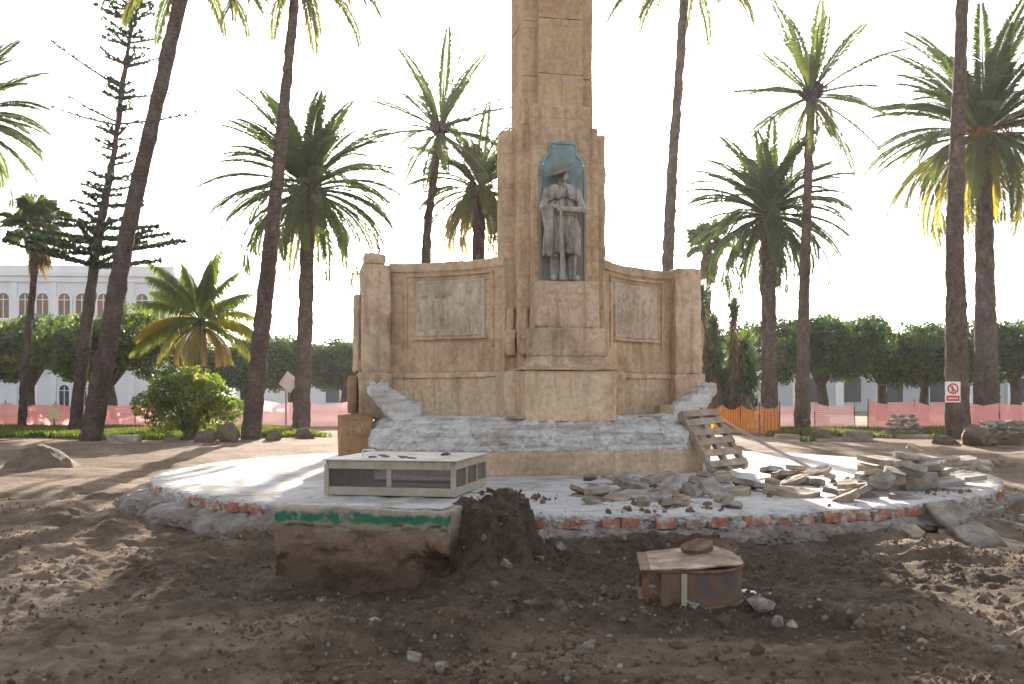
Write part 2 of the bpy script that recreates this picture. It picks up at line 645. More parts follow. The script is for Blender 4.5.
M['leftleaf'] = leaf_mat('broad_leaf', [(0, (.025, .048, .014)), (.5, (.05, .078, .02)), (1, (.14, .15, .035))], .42, .5)
M['pine'] = leaf_mat('pine_foliage', [(0, (.012, .028, .018)), (1, (.03, .055, .032))], .2, .6)
M['grass'] = leaf_mat('grass', [(0, (.03, .05, .014)), (.6, (.065, .088, .024)), (1, (.14, .125, .05))], .4, .6)
M['dead'] = leaf_mat('dead_frond', [(0, (.12, .075, .045)), (1, (.30, .20, .12))], .3, .8)
M['fruit'] = simple('palm_fruit', [(.3, (.30, .09, .02)), (.7, (.52, .19, .03))], 9, .5, 30)
M['plaster'] = simple('white_plaster', [(.3, (.62, .64, .68)), (.7, (.74, .75, .78))], .4, .1, 10)
M['plaster_trim'] = simple('plaster_trim', [(.3, (.66, .67, .70)), (.7, (.80, .80, .80))], .4, .1, 10)
M['shutter'] = simple('brown_shutter', [(.3, (.17, .10, .065)), (.7, (.27, .17, .11))], .6, .2, 10)
M['glass_dark'] = simple('dark_glass', [(.3, (.025, .03, .04)), (.7, (.06, .07, .09))], .5, .0, 10, .15)


def bronze_mat():
    k = NT('weathered_bronze')
    v = k.coord()
    a = k.noise(v, 2.2, 7, .65, .6)
    c = k.ramp(a, [(.30, (.14, .12, .095)), (.44, (.30, .265, .22)), (.58, (.43, .395, .345)), (.72, (.33, .36, .335))])
    st = k.noise(k.coord((5, 5, .6)), 2, 6, .65)
    c = k.mix(k.ramp(st, [(.50, 0.0), (.64, .75)]), c, (.085, .068, .052))
    return k.done(c, .75, k.bump(k.noise(v, 24, 5, .7), .5, .02), .15, .3)


def patina_mat():
    k = NT('patina_plaque')
    v = k.coord()
    a = k.noise(v, 2.0, 7, .65, .6)
    c = k.ramp(a, [(.30, (.15, .19, .19)), (.45, (.215, .295, .305)), (.58, (.27, .355, .355)), (.68, (.40, .42, .41))])
    st = k.noise(k.coord((4, 4, .4)), 2, 6, .65)
    c = k.mix(k.ramp(st, [(.50, 0.0), (.72, .8)]), c, (.19, .165, .13))
    z = k.sep(v)[2]
    mr = k.n('ShaderNodeMapRange')
    mr.inputs[1].default_value, mr.inputs[2].default_value = 6.35, 5.55
    k.l(k.math('ADD', z, k.math('MULTIPLY', k.math('SUBTRACT', a, .5), 1.6)), mr.inputs[0])
    c = k.mix(k.math('MULTIPLY', mr.outputs[0], .8), c, (.24, .195, .145))   # patina washed off the lower half
    return k.done(c, .75, k.bump(k.noise(v, 26, 5, .7), .4, .012), .1, .3)


M['bronze'] = bronze_mat()
M['patina'] = patina_mat()


def net_mat(name, col, hole=.35, scale=9.0, trans=.5):
    k = NT(name)
    v = k.coord()
    nz = k.noise(v, .8, 4, .6)
    c = k.mix(.5, col, k.ramp(nz, [(.3, .75), (.7, 1.15)]), 'MULTIPLY')
    k.l(c, k.b.inputs['Base Color'])
    k.b.inputs['Roughness'].default_value = .7
    tr = k.n('ShaderNodeBsdfTranslucent')
    k.l(c, tr.inputs['Color'])
    m1 = k.n('ShaderNodeMixShader')
    m1.inputs[0].default_value = trans
    k.l(k.b.outputs[0], m1.inputs[1])
    k.l(tr.outputs[0], m1.inputs[2])
    tp = k.n('ShaderNodeBsdfTransparent')
    xyz = k.sep(v)
    a = k.math('FRACT', k.math('MULTIPLY', xyz[0], scale))
    b = k.math('FRACT', k.math('MULTIPLY', xyz[2], scale))
    h = k.math('MULTIPLY', k.math('GREATER_THAN', a, 1 - math.sqrt(hole)), k.math('GREATER_THAN', b, 1 - math.sqrt(hole)))
    m2 = k.n('ShaderNodeMixShader')
    k.l(h, m2.inputs[0])
    k.l(m1.outputs[0], m2.inputs[1])
    k.l(tp.outputs[0], m2.inputs[2])
    k.l(m2.outputs[0], k.out.inputs['Surface'])
    return k.m


M['pink_net'] = net_mat('pink_net', (.80, .33, .32), .12, 11, .58)
M['pale_net'] = net_mat('pale_net', (.85, .48, .47), .16, 11, .62)
M['orange_net'] = net_mat('orange_net', (.88, .30, .05), .22, 14, .62)
M['cage_mesh'] = net_mat('cage_mesh', (.10, .08, .06), .30, 75, .1)


def block_mat():
    """old pier stump: pale render on top, a painted green band, pinkish render, broken earthy foot"""
    k = NT('stump_render')
    v = k.coord()
    g = k.noise(v, 3.4, 8, .7, .5)
    f = k.noise(v, 14, 6, .75)
    xyz = k.sep(v)
    zz = k.math('ADD', xyz[2], k.math('MULTIPLY', k.math('SUBTRACT', g, .5), .24))
    c = k.ramp(zz, [(.0, (.095, .062, .043)), (.20, (.125, .080, .056)), (.30, (.185, .120, .087)), (.50, (.235, .158, .116)),
                    (.56, (.20, .155, .115)), (.62, (.27, .22, .165)), (.80, (.33, .28, .225)), (.86, (.46, .44, .41))])
    c = k.mix(.7, c, k.ramp(f, [(.3, .6), (.5, .97), (.72, 1.25)]), 'MULTIPLY')
    gr = k.math('MULTIPLY', k.ramp(zz, [(.64, 0.0), (.672, 1.0), (.735, 1.0), (.775, 0.0)]), k.ramp(k.noise(k.coord((1, 1, .6)), 6.5, 7, .8), [(.40, 0.0), (.47, .95)]))
    front = k.math('LESS_THAN', xyz[1], .12)
    inx = k.math('GREATER_THAN', xyz[0], -.95)
    gr = k.math('MULTIPLY', k.math('MULTIPLY', gr, front), inx)
    c = k.mix(gr, c, (.022, .145, .085))
    hole = k.ramp(k.noise(v, 2.1, 5, .6, .5), [(.53, 0.0), (.58, .9)])
    low = k.ramp(xyz[2], [(.40, 1.0), (.58, 0.0)])
    c = k.mix(k.math('MULTIPLY', hole, low), c, (.07, .044, .031))
    return k.done(c, .95, k.bump(f, .7, .03, k.bump(g, .5, .05)), 0, .1)


M['block'] = block_mat()

# ------------------------------------------------------------------ the ground
PC = np.array([1.14, 20.7])     # centre of the round platform
PR = 8.2
BLK = Vector((-1.62, 10.52, 0))  # front middle of the stump
BLK_RZ = R(-13.5)


def block_local(x, y):
    c, s = math.cos(-BLK_RZ), math.sin(-BLK_RZ)
    dx, dy = x - BLK.x, y - BLK.y
    return dx * c - dy * s, dx * s + dy * c


def ground_h(x, y, detail=True):
    x, y = np.asarray(x, float), np.asarray(y, float)
    p = np.c_[x, y]
    z = .45 * sstep(15, 33, y + .15 * np.maximum(0, np.abs(x) - 8))
    near = 1 - sstep(17, 40, y)
    n1 = fbm(p, .35, 3, 3)
    n2 = fbm(p * [1, 1.6], 1.3, 4, 9)
    z = z + near * (.05 * n1 + .035 * n2) + (1 - near) * .06 * n1
    r = np.hypot(x - PC[0], y - PC[1])
    # spoil ridge running across the foreground, trench hugging the footing
    ridge = np.exp(-((y - 8.35 - .25 * np.sin(x * .9) - .08 * x) / .38) ** 2) * sstep(-2.6, -1.2, x) * (1 - sstep(2.6, 4.5, x))
    z = z + .13 * ridge * (1 + .5 * n2)
    ring = np.exp(-((r - PR - 1.1) / .5) ** 2) * (y < 20)
    z = z + .11 * ring * (n2 + .1)
    bank = np.exp(-((r - PR - .15) / .40) ** 2) * (y < 22)
    z = z + .15 * bank * (1 + .5 * n1 + .4 * n2) * sstep(-5.2, -2.5, x)
    # wheel ruts on the haul road at the left
    t = y - 22.5 - .05 * (x + 10)
    ruts = np.exp(-((t - 0) / .22) ** 2) + np.exp(-((t - 1.7) / .22) ** 2) + np.exp(-((t + 3.1) / .25) ** 2)
    z = z - .07 * ruts * (1 - sstep(-9, -7.2, x))
    t2 = (x + 7.4) + .45 * (y - 14)
    z = z - .05 * (np.exp(-(t2 / .2) ** 2) + np.exp(-((t2 - 1.6) / .2) ** 2)) * (y < 19) * (y > 6)
    for off in (0.0, 2.1):
        tt = (x + 6.9 + off) - .10 * (y - 10)
        band = np.exp(-(tt / .24) ** 4) * (y > 7) * (y < 19)
        z = z - .035 * band + 0.038 * band * np.sign(np.sin(2 * np.pi * (y + .25 * tt) / .21)) * (.4 + .6 * (n2 > -.1))
    # earth still clinging to the right flank of the stump
    u, v = block_local(x, y)
    wob = .12 * fbm(p, 2.2, 3, 21)
    side = 1 - sstep(1.38, 1.74, u + wob * 2.2 + .16 * (v - 1.4) ** 2 * (v > 1.4) + .25 * np.maximum(0, .9 - v))
    m = side * sstep(.02, .5, v + wob) * (1 - sstep(2.5, 3.2, v)) * (u > .7)
    z = z + m * np.minimum(.64 + .16 * fbm(p, 3.0, 4, 33) + .11 * fbm(p, 7.5, 3, 37), .66 + .03 * n2) * (1 - .25 * sstep(1.1, 1.6, u)) + m * .05 * fbm(p, 11, 3, 39)
    front = np.exp(-((u / 1.3) ** 4 + ((v + .35) / .45) ** 2))
    z = z - .17 * front
    foot = np.exp(-(((u - 1.35) / .6) ** 2 + ((v - .1) / .75) ** 2))
    z = z + .20 * foot
    if detail:
        nr = 1 - sstep(12, 22, y)
        cl = fbm(p, 5.5, 4, 41, .6)
        z = z + nr * (.017 * cl + .05 * np.maximum(0, fbm(p, 8, 3, 51, .6) - .12) ** 1.2) + (1 - nr) * .012 * cl
    # dips under the platform and the stump
    z = np.where(r < PR - .25, np.minimum(z, -.05), z)
    return z


def axis(parts):
    out = []
    for a, b, st in parts:
        out.extend(np.arange(a, b, st))
    return out


def grow(a, st, end, k=1.16):
    o = []
    while a < end:
        a += st
        st *= k
        o.append(a)
    return o


xs = axis([(-9, 9, .05)])
xs = np.array([-q for q in grow(9, .08, 420)][::-1] + xs + grow(9, .08, 420))
ys = axis([(5.6, 13.5, .045), (13.5, 17.5, .07), (17.5, 46, .19)])
ys = np.array([5.6 - q for q in grow(0, .15, 90)][::-1] + ys + grow(46, .3, 700))
gx, gy = np.meshgrid(xs, ys)
gz = ground_h(gx.ravel(), gy.ravel())
mb = MB()
mb.add(np.c_[gx.ravel(), gy.ravel(), gz], grid_faces(len(xs), len(ys)))
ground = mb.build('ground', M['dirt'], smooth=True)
tag(ground, kind='structure')


def gh(x, y):
    return float(ground_h(np.array([x]), np.array([y]))[0])


# ------------------------------------------------------------------ the round platform
plat = empty('round_platform', (PC[0], PC[1], 0), 0, 'wide round pale concrete platform with a crumbling red brick rim round the monument', 'platform')
NSEG = 1700
prof = [(.6, .50), (4, .50), (6.3, .50), (7.0, .50), (7.5, .50), (7.75, .498), (7.95, .495), (8.04, .483), (8.085, .468), (8.10, .45), (8.105, .43), (8.105, .41),
        (8.10, .39), (8.10, .37), (8.10, .35), (8.10, .33), (8.11, .31), (8.13, .295), (8.16, .285), (8.20, .275), (8.25, .262), (8.29, .24), (8.32, .215), (8.335, .19), (8.34, .165), (8.335, .14), (8.31, .12), (8.25, .10), (8.15, .08), (7.9, .0)]
th = np.linspace(0, 2 * np.pi, NSEG, endpoint=False)
rg = []
for i, (r, z) in enumerate(prof):
    p = np.c_[r * np.cos(th), r * np.sin(th), np.full(NSEG, z)]
    k = float(np.clip((r - 7.0) / 1.2, .12, 1))
    q = np.c_[p[:, :2], np.full(NSEG, z * 2.0)]
    a1 = fbm(q, 1.1, 4, 71) * .16 * k * float(sstep(16, 21, i)) + .02 * fbm(q, 1.3, 3, 72) * (i >= 7) - .05 * np.maximum(0, fbm(q, 2.6, 3, 73) - .15) * (i >= 7)
    a2 = fbm(q, 6.0, 4, 75, .6)
    west = np.exp(-((np.degrees(th) - 205) / 34) ** 2)            # the footing bulges out on the west side
    a1 = a1 + .30 * west * float(sstep(16, 22, i))
    rad = np.c_[np.cos(th), np.sin(th), np.zeros(NSEG)]
    a3 = fbm(np.c_[p[:, :2], np.full(NSEG, z)], 17.0, 3, 77, .6)
    p = p + rad * (a1 + (.042 * a2 + .026 * a3 - .05 * np.abs(a2 * a3)) * k * (1 if i > 6 else .15))[:, None]
    p[:, 2] += .028 * k * fbm(q, 4.0, 4, 79, .6) * (1 if i >= 17 else .3) + .008 * k * a3
    if i >= 18: p[:, 2] -= .13 * west * float(sstep(18, 26, i))
    if i >= 23: p[:, 2] += .06 * fbm(q, .8, 3, 83)
    rg.append(p)
mb = MB()
mb.rings(rg, True, False)
mb.build('concrete_slab', M['platform'], plat)
# brick rim: bricks on edge, half buried in old mortar, many lost
mb = MB()
nb = 214
for i in range(nb):
    a = 2 * math.pi * i / nb
    if math.sin(a) > .45: continue
    cov = math.sin(i * .29) + .8 * math.sin(i * .113 + 2) + random.uniform(-.5, .5)
    if cov < -.95: continue
    dr = random.uniform(-.022, .022)
    h = random.uniform(.12, .145)
    z0 = .312 + random.uniform(-.015, .012)
    rr = 8.098 + dr + .02 * fbm(np.array([[8.1 * math.cos(a), 8.1 * math.sin(a), .8]]), 1.3, 3, 72)[0]
    Mx = Matrix.Rotation(a + random.uniform(-.03, .03), 4, 'Z') @ Matrix.Translation((rr, 0, 0))
    b = MB()
    rough_box(b, (-.14, -.116, z0), (0.025, .116, z0 + h), .04, .009, 14, i, .014)
    v = b.verts()
    v = (np.c_[v, np.ones(len(v))] @ np.array(Mx).T)[:, :3]
    mb.add(v, b.f)
mb.build('brick_rim', M['brick'], plat)

# ------------------------------------------------------------------ the monument
TH = R(12.0)
MX, MY = .80, 20.5
mon = empty('monument', (MX, MY, 0), TH, 'tall sandstone monument with stepped pillar and two curved relief wings', 'monument')


def loc2w(u, v, z=0):
    c, s = math.cos(TH), math.sin(TH)
    return Vector((MX + u * c - v * s, MY + u * s + v * c, z))


SK = dict(res=.09, amp=.010, scale=5.0)
# pillar
mb = MB()
ZS = 7.36
rough_box(mb, (-.60, -.86, 2.3), (.60, .86, ZS + .36), .10, .010, 5, 1, .03)
rough_box(mb, (-.84, -.64, 2.3), (.84, .64, ZS), .10, .012, 5, 2, .035)
rough_box(mb, (-1.07, -.36, 2.3), (1.07, .36, ZS - .06), .10, .012, 5, 3, .04)
mb.build('pillar_foot', M['sandstone'], mon)
mb = MB()
for k, (z0, z1) in enumerate(((ZS + .002, 8.32), (8.325, 9.42), (9.425, 10.4), (10.405, 11.5), (11.505, 13), (13.005, 15), (15.005, 17.6))):
    e = -.004 if k % 2 else 0
    rough_box(mb, (-.45 - e, -.80 - e, z0), (.45 + e, .80, z1), .11, .006, 5, 10 + k, .008)
    rough_box(mb, (-.72 - e, -.58 - e, z0), (.72 + e, .58, z1), .11, .006, 5, 30 + k, .008)
mb.build('pillar_shaft', M['shaft_stone'], mon)
mb = MB()
rough_box(mb, (.02, -.812, 8.0), (.28, -.70, 8.31), .08, .004, 5, 44, .01)
mb.build('repair_patch', simple('repair_mortar', [(.3, (.45, .325, .22)), (.7, (.52, .39, .27))], 4, .2, 20), mon)
# pilaster strips hanging on corbels beside the pillar
for sgn in (-1, 1):
    mb = MB()
    for (u0, u1, vf) in ((.63, .80, -.74), (.88, 1.03, -.50)):
        a, b = sorted((sgn * u0, sgn * u1))
        rough_box(mb, (a, vf, 2.95), (b, vf + .2, 3.75), .07, .012, 6, int(50 + u0 * 10) + sgn, .03)
        rough_box(mb, (a - .03, vf - .05, 2.78), (b + .03, vf + .2, 3.3), .07, .012, 6, int(54 + u0 * 10) + sgn, .04)
    mb.build('pilaster', M['sandstone'], mon)
# base block, moulding and pedestal
mb = MB()
rough_box(mb, (-.90, -1.60, 1.50), (.90, -.5, 2.47), .10, .006, 4, 61, .02)
rough_box(mb, (-1.22, -1.15, 1.50), (-.88, -.3, 2.468), .10, .006, 4, 62, .02)
rough_box(mb, (.88, -1.15, 1.50), (1.22, -.3, 2.468), .10, .006, 4, 63, .02)
mb.build('base_block', M['base_stone'], mon)
mb = MB()
rs = []
for k in range(9):
    t = k / 8
    hw = .93 - .24 * math.sin(t * math.pi / 2) ** .8 if k > 1 else .95
    vf = -1.64 + .20 * math.sin(t * math.pi / 2) ** .8 if k > 1 else -1.66
    z = 2.475 + .265 * t
    pts = []
    for a, b in (((-hw, vf), (hw, vf)), ((hw, vf), (hw, -.6)), ((hw, -.6), (-hw, -.6)), ((-hw, -.6), (-hw, vf))):
        for q in range(14):
            pts.append((a[0] + (b[0] - a[0]) * q / 14, a[1] + (b[1] - a[1]) * q / 14, z))
    rs.append(pts)
mb.rings(rs)
mb.displace(lambda v: vfbm(v, 5, 4, 65) * .016)
mb.build('base_moulding', M['grey_stone'], mon)
mb = MB()
rough_box(mb, (-.71, -1.47, 2.735), (.71, -.7, 3.29), .07, .012, 6, 66, .03)
rough_box(mb, (-.64, -1.42, 3.27), (.64, -.7, 4.19), .06, .012, 6, 67, .05, taper=.05)
ped = mb.build('pedestal', M['grey_stone'], mon)
# worn carved lines on the pedestal front, past reading
mb = MB()
for row, (z, n) in enumerate(((3.98, 9), (3.83, 11), (3.68, 7))):
    x = -.40 + .05 * (row == 2)
    while x < .40 - .07 * (row == 2):
        w = random.uniform(.03, .08)
        rough_box(mb, (x, -1.432 + random.uniform(0, .006), z - .05), (x + w, -1.37, z + random.uniform(.02, .05)), .02, .010, 20, row * 30 + int(x * 50), .02)
        x += w + random.uniform(.015, .06)
mb.build('worn_inscription', M['grey_stone'], ped)
# patina plaque behind the statue
mb = MB()
out = [(-.47, 4.0), (.47, 4.0), (.47, 6.42), (.44, 6.56), (.36, 6.68), (.29, 6.74), (.29, 6.93), (.27, 6.97), (-.27, 6.97), (-.29, 6.93), (-.29, 6.74), (-.36, 6.68), (-.44, 6.56), (-.47, 6.42)]
mb.rings([[(x, -.90, z) for x, z in out], [(x * .985, -.95, 5.4 + (z - 5.4) * .99) for x, z in out], [(x * .90, -.955, 5.4 + (z - 5.4) * .965) for x, z in out], [(x * .88, -.93, 5.4 + (z - 5.4) * .955) for x, z in out]], False, True)
mb.rings([[(x, -.90, z) for x, z in out], [(x, -.84, z) for x, z in out]], False, False)
mb.build('patina_plaque', M['patina'], mon)
for x in (-.40, .40):
    MB().ball((x, -.97, 6.50), .022, 8, 6).build('plaque_bolt', M['white_paint'], mon)


# wings, curved in plan
def curve(s):
    p0, p1, p2 = Vector((1.0, -.42)), Vector((1.65, .72)), Vector((3.02, 1.18))
    p = p0 * (1 - s) ** 2 + p1 * 2 * s * (1 - s) + p2 * s * s
    d = (p1 - p0) * 2 * (1 - s) + (p2 - p1) * 2 * s
    d.normalize()
    return p, Vector((d.y, -d.x))      # point, front normal (towards the viewer and outwards)


def strip(mb, sgn, s0, s1, z0, z1, front, back, ns=40, nz=12, amp=.010, seed=0, hf=None):
    ss = np.linspace(s0, s1, ns)
    zs = np.linspace(z0, z1, nz)

    def P(s, z, off):
        p, n = curve(s)
        q = p + n * off
        return (sgn * q.x * (1.06 if sgn < 0 else 1), q.y, z)
    ringlist = []
    for s in ss:
        ring = [P(s, z, front + (hf(s, z) if hf else 0)) for z in zs] + [P(s, z, back) for z in (z1, z0)]
        ringlist.append(ring)
    v = np.array(ringlist)
    sh = v.shape
    q = v.reshape(-1, 3)
    q = q + vfbm(q, 5, 3, seed) * amp
    rr = list(q.reshape(sh))
    if sgn < 0: rr = rr[::-1]
    mb.rings(rr, True, True)


def relief_h(s0, s1, z0, z1, seed):
    rnd = random.Random(seed)
    blobs = []
    for k in range(7):
        x = .1 + .13 * k + rnd.uniform(-.03, .03)
        base = rnd.uniform(.08, .18)
        hgt = rnd.uniform(.40, .62)
        blobs.append((x, base + hgt * .45, .055, hgt * .5, .05))
        blobs.append((x + rnd.uniform(-.02, .02), base + hgt + .06, .028, .07, .06))
        blobs.append((x + rnd.uniform(.03, .06), base + hgt * .7, .03, .16, .045))
        blobs.append((x - .03, base + .05, .03, .2, .04))

    def f(s, z):
        a, b = (s - s0) / (s1 - s0), (z - z0) / (z1 - z0)
        h = 0
        for (x, y, rx, ry, hh) in blobs:
            d = ((a - x) / rx) ** 2 + ((b - y) / ry) ** 2
            if d < 1: h = max(h, hh * math.sqrt(1 - d))
        edge = min(a, 1 - a, b, 1 - b)
        return h if edge > .04 else .01
    return f


WZ = 4.74
for sgn, nm in ((-1, 'left'), (1, 'right')):
    mb = MB()
    strip(mb, sgn, 0, 1, 2.44, WZ, 0, -.45, 60, 26, .010, 80)
    strip(mb, sgn, 0.0, 1, WZ - .17, WZ + .012, .03, -.47, 50, 5, .010, 81)
    wing = mb.build('wing_wall', M['sandstone'], mon)
    mb = MB()
    strip(mb, sgn, 0, 1.0, 2.36, 2.455, .11, -.46, 60, 4, .012, 82)
    strip(mb, sgn, 0, 1.0, 1.50, 2.37, .06, -.46, 60, 12, .006, 83)
    mb.build('wing_base', M['base_stone'], mon)
    mb = MB()
    A0, A1, B0, B1 = (.15, .93, 2.98, 4.50) if sgn > 0 else (.11, .89, 2.98, 4.50)
    strip(mb, sgn, A0, A1, B1 - .035, B1, .045, -.02, 40, 3, .005, 84)
    strip(mb, sgn, A0, A0 + .025, B0, B1 - .036, .045, -.02, 4, 20, .005, 85)
    strip(mb, sgn, A1 - .02, A1, B0, B1 - .036, .045, -.02, 4, 20, .005, 86)
    mb.build('panel_moulding', M['sandstone'], wing)
    mb = MB()
    a0, a1, b0, b1 = (.26, .86, 3.22, 4.36) if sgn > 0 else (.20, .80, 3.22, 4.36)
    strip(mb, sgn, a0, a1, b0, b1, .035, -.02, 120, 60, .006, 87, relief_h(a0, a1, b0, b1, 5 + sgn))
    mb.build('relief_panel', M['relief'], wing, smooth=True)
    mb = MB()
    strip(mb, sgn, a0 - .02, a1 + .02, b0 - .07, b0 - .004, .07, -.02, 40, 4, .006, 88)
    mb.build('relief_sill', M['grey_stone'], wing)
# end piers
for sgn in (-1, 1):
    mb = MB()
    x0, x1 = (3.04, 3.66) if sgn > 0 else (3.20, 3.80)
    zt = 4.80 if sgn > 0 else 4.70

    def bx(a, b, v0, v1, z0, z1, seed, am=.014, w=.04):
        lo, hi = sorted((sgn * a, sgn * b))
        rough_box(mb, (lo, v0, z0), (hi, v1, z1), .07, am, 5, seed, w)
    bx(x0, x1, .84, 1.60, 2.46, zt, 91 + sgn)
    bx(x0 - .05, x1 + .06, .78, 1.66, 1.50, 2.47, 93 + sgn)
    if sgn < 0:
        bx(x0 + .08, x1 - .06, .92, 1.55, zt + .003, zt + .25, 95)
        bx(x1 + .003, x1 + .14, 1.0, 1.6, 2.46, 4.10, 97)
    else:
        bx(x1 + .003, x1 + .10, 1.0, 1.6, 2.46, 3.6, 98, .03, .06)
    mb.build('end_pier', M['grey_stone'], mon)
mb = MB()
p = Vector((-3.42, 1.1, 4.94))
mb.tube([p, p + Vector((0, 0, .10))], [.015, .012], 6)
mb.ball(p + Vector((0, 0, .12)), (.05, .05, .025), 8, 5)
mb.build('iron_finial', M['dark'], mon)


# stripped steps: rough mortar bed over a dressed course
def plan_poly(pts, n):
    pts = [Vector(p) for p in pts]
    L = [(pts[(i + 1) % len(pts)] - pts[i]).length for i in range(len(pts))]
    tot = sum(L)
    out = []
    for k in range(n):
        d = tot * k / n
        i = 0
        while d > L[i]:
            d -= L[i]
            i += 1
        out.append(pts[i].lerp(pts[(i + 1) % len(pts)], d / L[i]))
    return out


def loft_plan(mb, pts, levels, n, amp, scale, seed, octs=4):
    """levels: list of (inset scale about centre, z, roughness factor)"""
    P = plan_poly(pts, n)
    c = sum(P, Vector((0, 0))) / len(P)
    rs = []
    for sc, z, k in levels:
        r = np.array([(c.x + (p.x - c.x) * sc, c.y + (p.y - c.y) * sc, z) for p in P])
        r = r + vfbm(r, scale, octs, seed) * amp * k
        rs.append(r)
    mb.rings(rs)


plan = [(-2.1, -1.80), (2.1, -1.80), (2.75, -1.25), (3.15, -.2), (3.35, 1.2), (3.2, 2.0), (-3.6, 2.0), (-3.85, 1.2), (-3.70, .1), (-3.1, -1.1)]
mb = MB()
lv = [(1.0, .93, .5), (1.005, .98, .7), (1.004, 1.02, .8), (1.002, 1.07, 1), (1.0, 1.12, 1), (.998, 1.16, 1), (.996, 1.2, 1), (.992, 1.24, 1), (.988, 1.28, 1), (.98, 1.31, 1), (.965, 1.335, 1), (.945, 1.36, 1), (.93, 1.40, 1), (.92, 1.44, 1), (.91, 1.48, 1), (.895, 1.515, 1), (.875, 1.54, 1), (.85, 1.56, .9), (.82, 1.57, .8), (.78, 1.575, .8), (.74, 1.575, .7), (.6, 1.575, .3)]
loft_plan(mb, plan, lv, 900, .045, 5.0, 101, 5)
mb.displace(lambda v: (vfbm(v, 13, 3, 171) * .022 - np.abs(vfbm(v, 7, 3, 175)) * .03) * (v[:, 2:3] > .97))
mb.build('mortar_bed', M['mortar'], mon)
mb = MB()
lv = [(1.012, .40, .3), (1.012, .55, .3), (1.012, .7, .3), (1.012, .85, .3), (1.010, .945, .3), (1.0, .955, .5), (.9, .955, .2)]
loft_plan(mb, plan, lv, 320, .02, 4.0, 111, 3)
mb.build('stone_course', M['course_stone'], mon, smooth=True)
mb = MB()
rough_box(mb, (-4.25, .1, .45), (-3.62, 1.6, 1.60), .08, .012, 5, 121, .03)
rough_box(mb, (-4.05, .9, 1.60), (-3.88, 1.7, 2.40), .08, .012, 5, 122, .03)
mb.build('side_block', M['brown_stone'], mon)
mb = MB()
rough_box(mb, (3.42, 1.0, .45), (3.95, 2.0, 1.75), .08, .012, 5, 123, .03)
mb.build('side_block', M['brown_stone'], mon)


# broken mortar ramps left where the side balustrades were
def wedge(profile, v0, v1, seed):
    b = MB()
    n = 18
    P = plan_poly(profile, 110)
    rs = []
    for k in range(n + 1):
        v = v0 + (v1 - v0) * k / n
        rs.append([(p.x, v, p.y) for p in P])
    b.rings(rs)
    b.displace(lambda q: vfbm(q, 5.5, 5, seed) * .05 + vfbm(q, 15, 3, seed + 9) * .02)
    return b


wedge([(-2.78, 1.45), (-3.25, 1.45), (-3.33, 1.62), (-3.52, 1.86), (-3.70, 2.02), (-3.67, 2.26), (-3.54, 2.14), (-3.43, 2.28), (-3.34, 2.12), (-2.98, 1.92), (-2.70, 1.80), (-2.68, 1.6)], -.25, .32, 131).build('mortar_ramp', M['mortar'], mon)
wedge([(2.62, 1.50), (3.22, 1.50), (3.40, 1.75), (3.62, 2.12), (3.52, 2.26), (3.35, 2.18), (2.98, 1.92), (2.62, 1.72)], -.1, .45, 133).build('mortar_ramp', M['mortar'], mon)
mb = MB()
rough_box(mb, (2.30, -.10, 1.52), (2.66, .25, 1.80), .06, .012, 6, 135, .03)
mb.build('loose_base_stone', M['course_stone'], mon)

# ------------------------------------------------------------------ the statue
SC = 1.24
sp = loc2w(-.08, -1.17, 4.185)
statue = empty('statue', sp, TH, 'weathered bronze statue of a standing soldier in hat and long coat leaning on a rifle', 'statue')
statue.scale = (SC * 1.09, SC, SC)
b = MB()
for sx, x, y in ((-1, -.115, -.02), (1, .14, -.05)):
    b.capsule((x, y + .02, .09), (x * .95, y - .02, .48), .058, .072)
    b.capsule((x * .95, y - .02, .48), (x * .8, .0, .90), .078, .10)
    b.capsule((x, y + .04, .05), (x + sx * .035, y - .15, .04), .052, .045)
b.ball((0, 0, .95), (.17, .125, .15))
b.ball((0, 0, 1.12), (.155, .115, .20))
b.ball((0, -.005, 1.29), (.19, .13, .19))
b.capsule((-.17, 0, 1.41), (.17, 0, 1.41), .075, .075)
b.capsule((0, 0, 1.45), (.0, -.02, 1.57), .062, .058)
b.ball((0, -.035, 1.655), (.078, .098, .118))
b.ball((0, -.125, 1.640), (.016, .026, .026))          # nose
b.ball((0, -.105, 1.585), (.05, .045, .05))            # bearded chin
b.ball((0, -.118, 1.612), (.030, .018, .010))          # moustache over the mouth
for s in (-1, 1):
    b.ball((s * .032, -.117, 1.668), (.016, .012, .010))   # eyes
    b.ball((s * .034, -.118, 1.690), (.028, .016, .009))   # brows
    b.ball((s * .080, -.02, 1.645), (.014, .024, .034))    # ears
el1, h1 = (-.30, -.09, 1.13), (-.135, -.275, 1.125)
el2, h2 = (.29, -.10, 1.12), (-.06, -.285, 1.085)
b.capsule((-.20, 0, 1.40), el1, .075, .060)
b.capsule(el1, h1, .058, .040)
b.capsule((.20, 0, 1.40), el2, .075, .060)
b.capsule(el2, h2, .058, .040)
for (h, dirx, z) in ((h1, 1, 0.0), (h2, -1, 0.0)):
    hx, hy, hz = h
    b.ball((hx, hy - .005, hz), (.045, .032, .035))
    for q in range(4):
        zz = hz + .028 - .019 * q
        ln = (.052, .060, .056, .044)[q]
        k0 = Vector((hx + dirx * .03, hy - .02, zz))
        k1 = k0 + Vector((dirx * ln * .5, -.022, -.004))
        k2 = k1 + Vector((dirx * ln * .45, .022, -.006))
        b.capsule(k0, k1, .0105, .0095, 6)
        b.capsule(k1, k2, .0095, .008, 6)
    t0 = Vector((hx - dirx * .01, hy - .02, hz + .03))
    t1 = t0 + Vector((dirx * .03, -.012, .03))
    b.capsule(t0, t1, .012, .010, 6)
    b.capsule(t1, t1 + Vector((dirx * .022, .002, .012)), .010, .008, 6)
